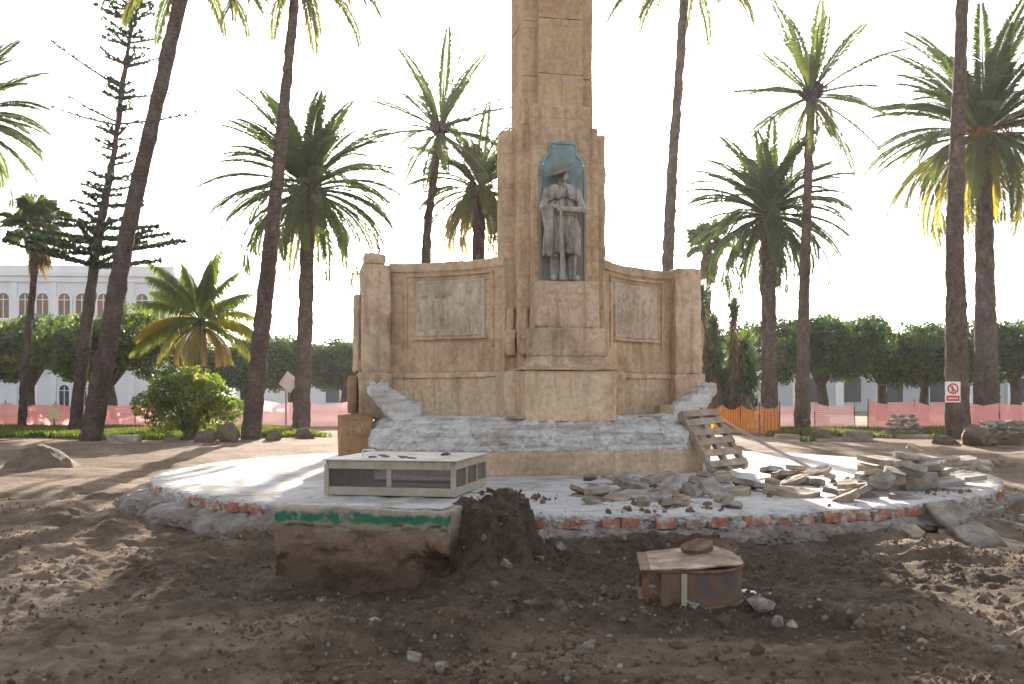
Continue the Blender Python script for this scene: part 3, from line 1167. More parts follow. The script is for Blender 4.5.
me = remeshed(b, .0085, 2)
me.materials.append(M['bronze'])
put('body', me, parent=statue)
# coat, folded, open below the belt
b = MB()
rs = []
NN = 96
for k in range(26):
    t = k / 25
    z = 1.44 - t * 1.03
    rx = .170 + .035 * math.sin(min(1, t * 4) * math.pi / 2) - .025 * math.exp(-((t - .42) / .12) ** 2) + .02 * max(0, t - .42) / .58
    ry = .125 + .02 * math.sin(min(1, t * 4) * math.pi / 2) - .015 * math.exp(-((t - .42) / .12) ** 2) + .07 * max(0, t - .42) / .58
    ring = []
    for j in range(NN):
        a = 2 * math.pi * j / NN
        fold = .030 * min(1, max(0, t - .10) / .5) * (math.sin(a * 9 + 1.6 * t) + .8 * math.sin(a * 14 + 2 - 2.2 * t) + .5 * math.sin(a * 5 + 1))
        slit = -.09 * max(0, t - .45) / .55 * math.exp(-((a - 1.5 * math.pi) / .10) ** 2)
        q = 1 + (fold + slit) / rx
        ring.append((rx * q * math.cos(a), ry * q * math.sin(a) - .01, z + .008 * math.sin(a * 11) * t))
    rs.append(ring)
inner = [[(x * .86, y * .86, z + .01) for x, y, z in rr] for rr in (rs[-1], rs[-7])]
b.rings(rs + inner, True, True)
b.build('coat', M['bronze'], statue, smooth=True)
b = MB()
b.rings([[(.20 * math.cos(a) * k, .155 * math.sin(a) * k - .01, z) for a in np.linspace(0, 2 * math.pi, 40, endpoint=False)] for k, z in ((1.0, 1.02), (1.05, 1.025), (1.05, 1.075), (1.0, 1.08))], False, False)
for s in (-1, 1):
    b.box((s * .10 - .04, -.185, 1.26), (s * .10 + .04, -.10, 1.34))
b.build('belt', M['bronze'], statue, bevel=.006)
b = MB()
b.rings([[(r * math.cos(a) * (1 if r < .12 else .98), r * math.sin(a) * .92, z + (.0 if r < .12 else .025 * math.cos(a) ** 2)) for a in np.linspace(0, 2 * math.pi, 40, endpoint=False)]
         for r, z in ((.09, -.01), (.205, .0), (.21, .012), (.20, .018), (.105, .02), (.10, .05), (.095, .10), (.07, .125), (.02, .13))])
hat = b.build('hat', M['patina'], statue, smooth=True)
hat.location = (-.012, -.025, 1.712)
hat.rotation_euler = (R(10), R(-27), 0)
hat.scale = (1.18, 1.15, 1.1)
b = MB()
b.capsule((-.100, -.33, 1.20), (-.085, -.325, .55), .014, .018)
b.capsule((-.085, -.325, .58), (-.068, -.318, .30), .030, .034)
b.rings([[(x0 + s * w, y0, z0) for s, y0 in ((-1, -.34), (1, -.34), (1, -.29), (-1, -.29))] for x0, w, z0 in ((-.07, .028, .34), (-.06, .045, .12), (-.055, .055, .0))])
b.build('rifle', M['bronze'], statue, bevel=.005)
# blanket hanging over the forearm
b = MB()
rs = []
for k in range(18):
    t = k / 17
    ring = []
    for j in range(24):
        a = 2 * math.pi * j / 24
        w = .095 - .035 * t
        q = 1 + .30 * math.sin(a * 5 + t * 5)
        ring.append((-.245 + .075 * t + w * math.cos(a) * q, -.20 + .05 * t + .055 * math.sin(a) * q, 1.17 - .80 * t + .06 * math.cos(a) * (1 - t)))
    rs.append(ring)
b.rings(rs)
b.build('blanket', M['bronze'], statue, smooth=True)
# short cape round the shoulders, and lapels
b = MB()
rs = []
for k in range(9):
    t = k / 8
    rs.append([((.10 + .175 * t ** .6) * (1 + .06 * t * math.sin(a * 8)) * math.cos(a), (.075 + .10 * t ** .6) * (1 + .06 * t * math.sin(a * 8)) * math.sin(a), 1.525 - .27 * t ** 1.5 + .03 * t * math.sin(a * 3)) for a in np.linspace(0, 2 * math.pi, 64, endpoint=False)])
rs += [[(x * .95, y * .95, z) for x, y, z in rs[-1]]]
b.rings(rs, True, True)
b.build('cape', M['bronze'], statue, smooth=True)

# ------------------------------------------------------------------ stump with the wire cage on it
stump = empty('pier_stump', BLK, BLK_RZ, 'low square masonry stump with a green painted band across its front', 'masonry stump')
mb = MB()
rough_box(mb, (-.99, 0, -.25), (.99, 2.75, .81), .045, .016, 4.5, 141, .022)


def eat(v):
    d = np.zeros_like(v)
    m = np.exp(-((v[:, 2] - .12) / .22) ** 2) * (v[:, 1] < .06)
    d[:, 1] = m * (.05 + .12 * np.maximum(0, fbm(v, 2.4, 4, 144))) + (v[:, 1] < .06) * .05 * np.maximum(0, fbm(v, 4.5, 4, 147)) * (v[:, 2] < .62)
    return d


mb.displace(eat)
mb.build('stump_body', M['block'], stump)
mb = MB()
rough_box(mb, (-.90, .10, .80), (.90, 2.65, .823), .05, .010, 4, 146, .01)
mb.build('stump_top', M['platform'], stump)

CG = Vector((0, 0, 0))
cage = empty('wire_cage', BLK + Matrix.Rotation(BLK_RZ, 3, 'Z') @ Vector((-.04, 1.02, .836)), BLK_RZ + R(2), 'low beige metal cage with mesh sides on the stump', 'cage')
W, D, H = 1.58, 1.62, .40
mb = MB()
t = .055
for x in (-W / 2, W / 2 - t):
    for y in (0, D - t):
        mb.box((x, y, 0), (x + t, y + t, H - .05))
for z in (0, H - .05):
    zz = (z if z == 0 else z - .045, z + .048)
    mb.box((-W / 2 + t + .001, .002, zz[0] + .001), (W / 2 - t - .001, t - .004, zz[1] + (.05 if z == 0 else 0)))
    mb.box((-W / 2 + t + .001, D - t + .002, zz[0] + .001), (W / 2 - t - .001, D - .003, zz[1]))
    mb.box((-W / 2 + .002, t + .001, zz[0] + .001), (-W / 2 + t - .003, D - t - .001, zz[1]))
    mb.box((W / 2 - t + .003, t + .001, zz[0] + .001), (W / 2 - .002, D - t - .001, zz[1] + (.05 if z == 0 else 0)))
mb.box((-.03, .004, .10), (.03, t - .006, H - .098))
for q in (.36, .68):
    mb.box((W / 2 - t + .005, D * q - .03, .10), (W / 2 - .004, D * q + .03, H - .098))
    mb.box((-W / 2 + .004, D * q - .03, .05), (-W / 2 + t - .005, D * q + .03, H - .098))
mb.build('cage_frame', M['metal_beige'], cage, bevel=.005)
mb = MB()
mb.box((-W / 2 - .015, -.015, H - .052 + .053), (W / 2 + .015, D + .015, H + .016))
mb.build('cage_lid', M['top_sheet'], cage, bevel=.004)
for (lo, hi) in (((-W / 2 + t, .024, .101), (-.031, .030, H - .097)), ((.031, .024, .101), (W / 2 - t, .030, H - .097))):
    MB().box(lo, hi).build('mesh_panel', M['cage_mesh'], cage)
net_side = net_mat('cage_mesh_side', (.085, .075, .065), .30, 34, .1)
for (y0, y1) in ((t, D * .36 - .031), (D * .36 + .031, D * .68 - .031), (D * .68 + .031, D - t)):
    MB().box((W / 2 - .034, y0, .101), (W / 2 - .028, y1, H - .097)).build('mesh_panel', M['cage_mesh'], cage)
MB().box((-W / 2 + .028, t, .051), (-W / 2 + .034, D - t, H - .097)).build('mesh_panel', M['cage_mesh'], cage)
mb = MB()
mb.tube([(-.50, .5, H + .016), (-.50, .5, H + .09), (-.485, .5, H + .10), (-.36, .5, H + .10), (-.345, .5, H + .09), (-.345, .5, H + .016)], .009, 6)
mb.build('wire_handle', M['white_paint'], cage)
cw = cage.matrix_basis
for k, (x, y, s) in enumerate(((-.15, .35, .05), (0.05, .38, .06), (.18, .30, .05), (.12, .45, .04), (-.30, .30, .045), (.42, .95, .07), (-.32, .75, .05))):
    b = MB()
    b.ball((0, 0, 0), (s * 1.2, s * .8, s * .2), 9, 6)
    b.displace(lambda v, k=k: vfbm(v, 14, 3, 160 + k) * .25 * s)
    o = b.build('debris_chip', M['dark'] if k > 1 else M['heap'])
    o.location = cage.location + Matrix.Rotation(cage.rotation_euler.z, 3, 'Z') @ Vector((x, y, H + .016 + s * .25))
    tag(o, ('small dark debris crumb lying on the lid of the wire cage'), 'debris', 'debris crumbs on the cage lid')

# ------------------------------------------------------------------ palms and trees
def frond(mb, base, az, el, L, droop, tint, leaf=.55, n=24, twist=0.0, vang=.55, hang=.15, width=.05, bare=.12, rnd=None):
    """one feather leaf: arching midrib and two rows of leaflets"""
    rnd = rnd or RNG
    s = np.linspace(0, 1, n)
    ang = el - droop * s ** 1.5
    ds = L / (n - 1)
    ca, sa = math.cos(az), math.sin(az)
    hx = np.concatenate([[0], np.cumsum(np.cos(ang[:-1]) * ds)])
    hz = np.concatenate([[0], np.cumsum(np.sin(ang[:-1]) * ds)])
    side = np.array([-sa, ca, 0])
    sway = twist * s ** 2 * L
    P = np.c_[base[0] + hx * ca, base[1] + hx * sa, base[2] + hz] + side * sway[:, None]
    T = np.gradient(P, axis=0)
    T /= np.linalg.norm(T, axis=1)[:, None]
    Sd = np.cross(T, np.array([0, 0, 1.0]) + np.array([ca, sa, 0]) * .02)
    Sd /= np.maximum(np.linalg.norm(Sd, axis=1)[:, None], 1e-6)
    U = np.cross(Sd, T)
    # midrib
    w = np.linspace(.06, .012, n)
    v = np.concatenate([P + Sd * w[:, None], P - Sd * w[:, None], P - U * w[:, None] * 1.2])
    f = []
    for i in range(n - 1):
        for a, b in ((0, 1), (1, 2), (2, 0)):
            f.append((a * n + i, b * n + i, b * n + i + 1, a * n + i + 1))
    mb.add(v, f, min(1, tint + .12))
    # leaflets
    m = int(L / .062)
    q = np.linspace(bare, 1, m)
    idx = q * (n - 1)
    i0 = np.minimum(idx.astype(int), n - 2)
    fr = (idx - i0)[:, None]
    LP = P[i0] * (1 - fr) + P[i0 + 1] * fr
    LT, LS, LU = T[i0], Sd[i0], U[i0]
    prof = np.sin(np.clip((q - bare) / (1 - bare), 0, 1) * math.pi * .86 + .22) ** .7
    ll = leaf * np.clip(prof, .15, 1)
    for sg in (-1, 1):
        jit = rnd.uniform(-1, 1, (m, 3)) * .10
        fw = .55 + .5 * q
        d = LS * sg * .85 + LT * fw[:, None] + LU * vang * .8 + jit
        d[:, 2] -= hang
        d /= np.linalg.norm(d, axis=1)[:, None]
        lk = ll * rnd.uniform(.8, 1.1, m)
        tip = LP + d * lk[:, None]
        tip[:, 2] -= hang * lk * .7
        mid = LP + d * lk[:, None] * .45
        hw = width * .5
        a = LP
        b1 = mid + LT * hw
        b2 = mid - LT * hw
        v = np.stack([a, b2, tip, b1], 1).reshape(-1, 3)
        k = np.arange(m)[:, None] * 4
        f = np.concatenate([k + [0, 1, 2], k + [0, 2, 3]])
        tt = np.repeat(np.clip(tint + rnd.uniform(-.07, .07, m), 0.01, 1), 4)
        mb.add(v, f, tt)


def crown_of(c, n, L, els, droop, leaf, rnd, tints, hang=.22, width=.125, twist=.10, vang=.30, r0=.18):
    mb = MB()
    for i in range(n):
        t = (i + .5) / n
        az = i * 2.39996 + rnd.uniform(-.2, .2)
        el = els[0] + (els[1] - els[0]) * t ** 1.0 + rnd.uniform(-.14, .14)
        Lk = L * rnd.uniform(.82, 1.08)
        base = (c[0] + r0 * math.cos(az), c[1] + r0 * math.sin(az), c[2] + .25 - .6 * t)
        tn = tints[0] + (tints[1] - tints[0]) * t ** 2 + rnd.uniform(-.08, .10)
        dr = droop[0] + (droop[1] - droop[0]) * t + rnd.uniform(-.15, .15)
        frond(mb, base, az, el, Lk, dr, float(np.clip(tn, .01, 1)), leaf, 20, rnd.uniform(-twist, twist), vang, hang, width, .10, rnd)
    return mb


def trunk_mesh(pts, rads, seed, bulge=0.0, n=22, step=.16, rings=.014):
    """trunk along pts with leaf-scar rings"""
    pts = [Vector(p) for p in pts]
    L = sum((pts[i + 1] - pts[i]).length for i in range(len(pts) - 1))
    k = max(8, int(L / step))
    P, Rr = [], []
    for i in range(k + 1):
        t = i / k * (len(pts) - 1)
        a = min(int(t), len(pts) - 2)
        f = t - a
        p0, p1, p2, p3 = pts[max(a - 1, 0)], pts[a], pts[a + 1], pts[min(a + 2, len(pts) - 1)]
        q = 0.5 * ((2 * p1) + (-p0 + p2) * f + (2 * p0 - 5 * p1 + 4 * p2 - p3) * f * f + (-p0 + 3 * p1 - 3 * p2 + p3) * f ** 3)
        P.append(q)
        Rr.append((rads[a] * (1 - f) + rads[a + 1] * f) * (1 + (rings if i % 2 else -rings * .5)))
    mb = MB()
    mb.tube(P, Rr, n, True, 0.0, .035, seed)
    return mb


def palm(name, label, px_base, d, base_y, top, rb, rt, kind, seed, group=None, mid=None, crown=None, cat='palm tree', bark='bark_palm', leafmat='frond', extra=None):
    base = pt(px_base, base_y, d)
    base.z = gh(base.x, base.y) - .1
    tp = pt(top[0], top[1], d)
    root = empty(name, base, 0, label, cat, group)
    b0 = Vector((0, 0, 0))
    t1 = tp - base
    m1 = b0.lerp(t1, .5)
    if mid is not None:
        m1 = pt(mid[0], mid[1], d) - base
    k = m1.length / max(t1.length, 1e-6)
    trunk_mesh([b0, b0.lerp(m1, .5), m1, m1.lerp(t1, .5), t1], [rb * 1.18, rb, (rb + rt) / 2, rt * 1.02, rt], seed).build('trunk', M[bark], root, smooth=True)
    rnd = np.random.default_rng(seed)
    kw = dict(n=80, L=3.6, els=(1.45, -.75), droop=(.9, 1.15), leaf=.5, tints=(.12, .35))
    kw.update(crown or {})
    crown_of(t1, rnd=rnd, **kw).build('crown', M[leafmat], root)
    # old leaf bases under the crown
    if kind == 'thick':
        b = MB()
        for i in range(90):
            a = i * 2.39996
            z = -.2 - 1.1 * i / 90
            r = rt * (1.25 - .25 * i / 90)
            p = t1 + Vector((r * math.cos(a), r * math.sin(a), z))
            q = p + Vector((.22 * math.cos(a), .22 * math.sin(a), .30))
            b.bar(p, q, .10, .05, (math.cos(a), math.sin(a), 0.2), rnd.uniform(0, 1))
        b.build('leaf_bases', M['dead'], root)
    elif kind == 'knob':
        b = MB()
        b.ball(t1 + Vector((0, 0, -.05)), (rt * 2.1, rt * 2.1, rt * 1.9), 18, 12)
        b.displace(lambda v: vfbm(v, 4, 4, seed) * .10)
        for i in range(50):
            a = i * 2.39996
            p = t1 + Vector((rt * 1.7 * math.cos(a), rt * 1.7 * math.sin(a), -.4 + .6 * rnd.random()))
            b.bar(p, p + Vector((.2 * math.cos(a), .2 * math.sin(a), .18)), .09, .04, (0, 0, 1))
        b.build('crown_shaft', M['bark_dark'], root)
    if extra: extra(root, t1, rnd)
    return root


def dead_skirt(n, L, el, seed_off=0):
    def f(root, t1, rnd):
        mb = MB()
        for i in range(n):
            az = i * 2.39996 + rnd.uniform(-.3, .3)
            frond(mb, (t1.x + .2 * math.cos(az), t1.y + .2 * math.sin(az), t1.z - .4), az, el + rnd.uniform(-.25, .2), L * rnd.uniform(.6, 1.05), .6 + rnd.uniform(0, .5), rnd.uniform(.1, .9), .3, 14, .04, .3, .3, .04, .1, rnd)
        mb.build('dead_fronds', M['dead'], root)
    return f


def fruiting(root, t1, rnd):
    mb = MB()
    for i in range(9):
        a = R(180) + R(25) * (i - 4) + rnd.uniform(-.1, .1)
        a = a + R(60)
        p0 = t1 + Vector((.3 * math.cos(a), .3 * math.sin(a), .1))
        p1 = t1 + Vector((1.0 * math.cos(a), 1.0 * math.sin(a), .1))
        p2 = t1 + Vector((1.45 * math.cos(a), 1.45 * math.sin(a), -.45))
        mb.tube([p0, p1, p2], [.03, .025, .015], 5)
        for k in range(60):
            q = p1.lerp(p2, rnd.uniform(.2, 1.2)) + Vector(rnd.normal(0, .13, 3))
            mb.ball(q, rnd.uniform(.03, .05), 5, 3)
    mb.build('fruit_cluster', M['fruit'], root)
    dead_skirt(10, 2.0, -.9)(root, t1, rnd)


PG = 'tall palms standing in the park'
high = dict(n=40, L=3.9, els=(1.25, -.35), droop=(1.1, 1.25), leaf=.46, tints=(.15, .5), hang=.3)
palm('leaning_palm', 'dark slender palm leaning to the right, beside the norfolk pine', 90, 34.4, 440, (190, -42), .32, .24, 'knob', 201, PG, (128, 230), dict(high, L=3.4), bark='bark_dark', leafmat='frond_dusty')
palm('bent_palm', 'dark slender palm with a slightly bent trunk, beside the round bush', 250, 34, 440, (298, -40), .285, .17, 'knob', 202, PG, (277, 185), dict(high, n=42, L=3.5), bark='bark_dark', leafmat='frond_dusty')
palm('date_palm', 'bushy full crowned palm standing left of the monument, behind the bent palm', 301, 42, 428, (309, 186), .33, .29, 'thick', 203, PG, (306, 300), dict(n=88, L=4.4, els=(1.35, -.62), droop=(.75, 1.35), leaf=.55, tints=(.12, .42)), extra=dead_skirt(12, 2.2, -.9))
palm('thin_palm', 'thin crowned slender palm rising above the left wing of the monument', 418, 46, 432, (440, 128), .25, .17, 'knob', 204, PG, (427, 235), dict(n=30, L=4.0, els=(1.3, -.75), droop=(.35, .7), leaf=.46, tints=(.1, .45), hang=.2), bark='bark_dark', leafmat='frond_dusty')
palm('date_palm', 'browning palm with a drooping crown just left of the pillar', 477, 50, 430, (479, 186), .33, .31, 'thick', 205, PG, None, dict(n=66, L=4.1, els=(1.25, -.75), droop=(.7, 1.4), leaf=.5, tints=(.1, .85)), extra=dead_skirt(26, 2.6, -.6), leafmat='frond_dusty')
palm('tall_palm', 'tall slim palm rising above the right wing, crown cut by the top edge', 662, 44, 432, (687, -38), .29, .20, 'knob', 206, PG, (671, 190), dict(high, n=40, L=4.1), bark='bark_palm', leafmat='frond_dusty')
palm('date_palm', 'dense dark crowned palm standing just right of the monument', 770, 44, 430, (768, 212), .33, .31, 'thick', 207, PG, None, dict(n=96, L=3.9, els=(1.35, -.75), droop=(.8, 1.45), leaf=.5, tints=(.02, .30)), extra=dead_skirt(8, 1.6, -1.0))
palm('sparse_palm', 'slender palm with only a few ragged fronds and a dark knob below them', 802, 41, 433, (811, 92), .28, .18, 'knob', 208, PG, (804, 300), dict(n=30, L=3.7, els=(1.5, -.85), droop=(.2, .6), leaf=.48, tints=(.15, .5), hang=.2, width=.10), bark='bark_palm', leafmat='frond_dusty')
palm('signed_palm', 'bare thick palm trunk with the prohibition sign nailed to it', 958, 37, 437, (966, -95), .38, .22, 'knob', 209, PG, (955, 215), dict(high, n=34, L=3.2, els=(1.3, -.3)), bark='bark_palm', leafmat='frond_dusty')
palm('date_palm', 'large bright palm with orange fruit at the right, behind the bare trunk', 987, 52, 425, (983, 132), .56, .42, 'thick', 210, PG, (985, 280), dict(n=96, L=6.3, els=(1.4, -.80), droop=(.7, 1.3), leaf=.75, tints=(.12, .74), width=.13), extra=fruiting)
palm('date_palm', 'palm at the left edge showing only a few fronds', -42, 40, 432, (-40, 118), .42, .38, 'thick', 211, PG, None, dict(n=80, L=3.6, els=(1.4, -.9), droop=(.7, 1.2), leaf=.5, tints=(.12, .55)))


def fan_leaf(mb, base, az, el, pet, r, tint, rnd, nseg=18):
    d = Vector((math.cos(az) * math.cos(el), math.sin(az) * math.cos(el), math.sin(el)))
    b = Vector(base)
    h = b + d * pet
    mb.bar(b, h, .04, .03, (0, 0, 1), min(1, tint + .2))
    s = d.cross(Vector((0, 0, 1))).normalized()
    u = s.cross(d)
    for i in range(nseg):
        a = -2.3 + 4.6 * i / (nseg - 1)
        q = (d * math.cos(a) + s * math.sin(a)).normalized()
        ln = r * (1 - .12 * abs(a) / 2.3) * rnd.uniform(.85, 1.05)
        m = h + q * ln * .6 + u * .05
        t = h + q * ln + Vector((0, 0, -.28 * ln))
        w = q.cross(u).normalized() * (ln * .052)
        mb.add([tuple(h), tuple(m - w), tuple(t), tuple(m + w)], [(0, 1, 2), (0, 2, 3)], float(np.clip(tint + rnd.uniform(-.06, .06), .01, 1)))


def fan_palm(name, label, px, d, by, top, r0, n, R_, tints, els, seed, skirt=0):
    base = pt(px, by, d)
    base.z = gh(base.x, base.y) - .1
    t1 = pt(top[0], top[1], d) - base
    rnd = np.random.default_rng(seed)
    root = empty(name, base, 0, label, 'palm tree')
    trunk_mesh([Vector((0, 0, 0)), t1 * .35 + Vector((-.1, 0, 0)), t1 * .7, t1], [r0 * 1.2, r0, r0 * .9, r0 * .85], seed).build('trunk', M['bark_dark'], root, smooth=True)
    mb = MB()
    for i in range(n):
        t = (i + .5) / n
        fan_leaf(mb, t1, i * 2.39996, els[0] + (els[1] - els[0]) * t + rnd.uniform(-.15, .15), R_ * rnd.uniform(.7, 1.1), R_ * rnd.uniform(.8, 1.05), tints[0] + (tints[1] - tints[0]) * t ** 2, rnd)
    mb.build('crown', M['frond'], root)
    if skirt:
        mb = MB()
        for i in range(skirt):
            fan_leaf(mb, t1 + Vector((0, 0, -.3 - 1.3 * R_ * i / skirt)), i * 2.39996, -1.15 + rnd.uniform(-.2, .15), R_ * .45, R_ * .7, rnd.uniform(.1, .9), rnd)
        mb.build('dead_fronds', M['dead'], root)
    return root


fan_palm('fan_palm', 'shaggy fan palm with a few yellow leaves at the left edge', 22, 45, 430, (38, 226), .16, 30, .95, (.15, .80), (1.4, -.8), 221, 9)
fan_palm('fan_palm', 'distant slim fan palm with a skirt of dead leaves right of the monument', 707, 62, 425, (709, 243), .20, 26, 1.0, (.1, .35), (1.4, -.5), 222, 22)

# pale feathery queen palm
base = pt(200, 428, 44)
base.z = gh(base.x, base.y) - .1
q_root = empty('queen_palm', base, 0, 'pale green feathery palm with yellow fronds behind the round bush', 'palm tree')
t1 = pt(200, 318, 44) - base
trunk_mesh([Vector((0, 0, 0)), t1 * .5, t1], [.34, .27, .24], 231).build('trunk', M['bark_palm'], q_root, smooth=True)
rnd = np.random.default_rng(232)
crown_of(t1, 24, 3.05, (1.5, -.4), (.7, 1.5), .52, rnd, (.02, .6), 1.0, .036, .35, -.15, .1).build('crown', M['queen'], q_root)
mb = MB()
for az, tn in ((R(185), .82), (R(170), .84), (R(200), .8), (R(25), .76)):
    frond(mb, tuple(t1), az, .1, 2.9, 1.1, tn, .7, 18, 0, .1, .8, .05, .1, rnd)
mb.build('yellow_fronds', M['queen'], q_root)
mb = MB()
for i in range(16):
    az = i * 2.39996
    frond(mb, (t1.x, t1.y, t1.z - .3), az, -.4, 2.4, 1.5, rnd.uniform(.2, .9), .4, 16, 0, .1, .5, .035, .2, rnd)
mb.build('dead_fronds', M['dead'], q_root)


# norfolk pine: thin trunk, whorls of long branches, tufts of dark foliage
def pine():
    d = 39
    base = pt(74, 432, d)
    base.z = gh(base.x, base.y) - .1
    root = empty('norfolk_pine', base, 0, 'sparse dark norfolk pine with ragged branch whorls beside the leaning palm', 'pine tree')
    W = lambda px, py: pt(px, py, d) - base
    line = [(74, 432), (86, 330), (98, 240), (112, 165), (122, 90), (130, 30), (134, -40)]
    pts = [W(*p) for p in line]
    pts[0] = Vector((0, 0, 0))
    trunk_mesh(pts, [.26, .22, .18, .13, .10, .08, .04], 241, step=.25, rings=.01).build('trunk', M['bark_dark'], root, smooth=True)
    rnd = np.random.default_rng(242)
    wood, fol = MB(), MB()

    def at(py):
        for a, b in zip(line[:-1], line[1:]):
            if a[1] >= py >= b[1]:
                f = (a[1] - py) / (a[1] - b[1])
                return W(a[0] + (b[0] - a[0]) * f, py)
        return W(*line[-1])

    def tuft(p, dr, ln, n, sp):
        dr = Vector(dr).normalized()
        for k in range(n):
            a = Vector(rnd.normal(0, 1, 3)).normalized()
            q = p + dr * rnd.uniform(0, ln) + a * rnd.uniform(0, sp * .4)
            tip = q + (dr * .5 + a * .6 + Vector((0, 0, .45))).normalized() * rnd.uniform(.25, .5) * sp * 2
            w = (tip - q).cross(Vector(rnd.normal(0, 1, 3))).normalized() * .075
            fol.add([tuple(q - w), tuple(q + w), tuple(tip)], [(0, 1, 2)], rnd.uniform(.02, 1))

    def branch(py, az, L, up, dens, tip_only=False, sag=0.0):
        p0 = at(py)
        dr = Vector((math.cos(az), math.sin(az), up)).normalized()
        P = [p0 + dr * (L * t) + Vector((0, 0, -sag * math.sin(t * math.pi) + .10 * L * t * t)) for t in np.linspace(0, 1, 7)]
        wood.tube(P, list(np.linspace(.05, .025, 7)), 5)
        m = max(3, int(L / .28))
        for k in range(m):
            t = (k + .5) / m
            if tip_only and t < .12: continue
            i = min(int(t * 6), 5)
            p = P[i].lerp(P[i + 1], t * 6 - i)
            tuft(p, dr, .25, dens, .17)
    # dense low flat layers
    for py, n, L, dens in ((268, 9, 2.6, 26), (252, 9, 2.9, 28), (240, 8, 2.7, 26), (225, 7, 2.1, 22), (208, 6, 1.5, 16), (194, 6, 1.2, 13), (182, 5, .9, 10)):
        for i in range(n):
            branch(py + rnd.uniform(-4, 4), i * 2 * math.pi / n + rnd.uniform(-.3, .3), L * rnd.uniform(.7, 1.2), rnd.uniform(-.02, .18), dens)
    # stripped middle with a few long bare boughs
    for py, az, L, up in ((125, R(180), 2.5, .18), (122, R(170), 2.2, .42), (88, R(180), 3.1, .55), (124, R(5), 2.9, .08), (97, R(0), 1.9, -.02), (66, R(8), 1.6, .22), (150, R(150), .8, .2), (165, R(20), .8, .2), (140, R(10), .6, .1)):
        branch(py, az, L, up, 3, True)
    for py in (160, 148, 136, 112, 100, 94, 86):
        for i in range(4):
            branch(py, rnd.uniform(0, 6.28), rnd.uniform(.3, .6), .4, 8)
    for py, n, L in ((66, 6, 1.0), (45, 7, 1.0), (36, 6, .9), (22, 7, 1.25), (8, 7, 1.1), (-6, 7, 1.0), (-20, 6, .8), (-34, 5, .5)):
        for i in range(n):
            branch(py + rnd.uniform(-3, 3), i * 2 * math.pi / n + rnd.uniform(-.3, .3), L * rnd.uniform(.6, 1.2), rnd.uniform(.1, .5), 9)
    wood.build('branches', M['bark_dark'], root)
    fol.build('crown', M['pine'], root)


pine()


# broad leaved trees
def leaf_cloud(lobes, n, size, rnd, flat=0.0, tint_top=True):
    """leaf pairs scattered through the lobes' outer volume"""
    L = np.array(lobes)            # x y z rx ry rz
    vol = (L[:, 3] * L[:, 4] * L[:, 5]) ** (2 / 3)
    pick = rnd.choice(len(L), n, p=vol / vol.sum())
    u = rnd.normal(0, 1, (n, 3))
    u /= np.linalg.norm(u, axis=1)[:, None]
    rad = rnd.uniform(.35, 1, n) ** .45
    P = L[pick, :3] + u * L[pick, 3:] * rad[:, None]
    keep = fbm(P, 1.1, 3, 7) > -.32
    P, u, rad = P[keep], u[keep], rad[keep]
    n = len(P)
    a = rnd.normal(0, 1, (n, 3)) + u * .5
    a /= np.linalg.norm(a, axis=1)[:, None]
    b = np.cross(a, rnd.normal(0, 1, (n, 3)))
    b /= np.linalg.norm(b, axis=1)[:, None]
    s = size * rnd.uniform(.6, 1.3, n)[:, None]
    v = np.stack([P - a * s, P + b * s * .45, P + a * s, P - b * s * .45], 1).reshape(-1, 3)
    f = np.arange(n * 4).reshape(n, 4)
    # leaves in the outer shell are paler by a random amount
    t = np.clip(.35 + .5 * fbm(P, 1.6, 3, 19) + .3 * (rad > .9) * rnd.random(n), .01, 1)
    return MB().add(v, f, np.repeat(t, 4))


def limbs(h, spread, r, n, rnd, fork=.35):
    mb = MB()
    mb.tube([(0, 0, -.1), (.04, .02, h * .2), (-.03, 0, h * fork)], [r * 1.3, r, r * .9], 10, True, 0, .05, 3)
    for i in range(n):
        a = 2 * math.pi * i / n + rnd.uniform(-.4, .4)
        sp = spread * rnd.uniform(.5, .95)
        e = Vector((sp * math.cos(a), sp * math.sin(a), h * rnd.uniform(.72, .9)))
        s = Vector((-.03, 0, h * fork * .93))
        m = s.lerp(e, .45) + Vector((0, 0, h * .07))
        mb.tube([s, s.lerp(m, .5), m, m.lerp(e, .5) + Vector((0, 0, .05)), e], [r * .62, r * .5, r * .38, r * .24, r * .1], 7, True, 0, .05, i)
        for k in range(3):
            q = m.lerp(e, rnd.uniform(.1, .7))
            w = q + Vector(rnd.normal(0, 1, 3)) * .5 + Vector((0, 0, .6))
            mb.tube([q, q.lerp(w, .5), w], [r * .2, r * .14, r * .06], 5)
    return mb


def ficus_meshes(seed, w, h, n):
    rnd = np.random.default_rng(seed)
    lobes = []
    for i in range(16):
        a = i * 2.39996
        rr = w * math.sqrt((i + .5) / 16) * .78
        lobes.append((rr * math.cos(a), rr * math.sin(a), h * (.69 + .09 * rnd.uniform(-1, 1)) - .12 * rr, w * rnd.uniform(.24, .42), w * rnd.uniform(.24, .42), h * rnd.uniform(.17, .28)))
    return limbs(h, w * .8, .26, 7, rnd).mesh('trunk', True), leaf_cloud(lobes, n, .115, rnd).mesh('crown')


FM = [ficus_meshes(301 + k, 3.4, 5.6, 30000) for k in range(3)]
for a, b in FM:
    a.materials.append(M['bark'])
    b.materials.append(M['ficus'])


LEFT_CROWN = [b.copy() for a, b in FM]
for b in LEFT_CROWN:
    b.materials.clear()
    b.materials.append(M['leftleaf'])


def ficus(px, by, d, k, sc, rz, label, group='clipped broad trees along the park edge', zs=1.0, crowns=None):
    p = pt(px, by, d)
    p.z = gh(p.x, p.y) - .05
    r = empty('ficus_tree', p, rz, label, 'tree', group)
    r.scale = (sc, sc, sc * zs)
    put('trunk', FM[k][0], parent=r)
    put('crown', crowns[k] if crowns else FM[k][1], parent=r)
    return r


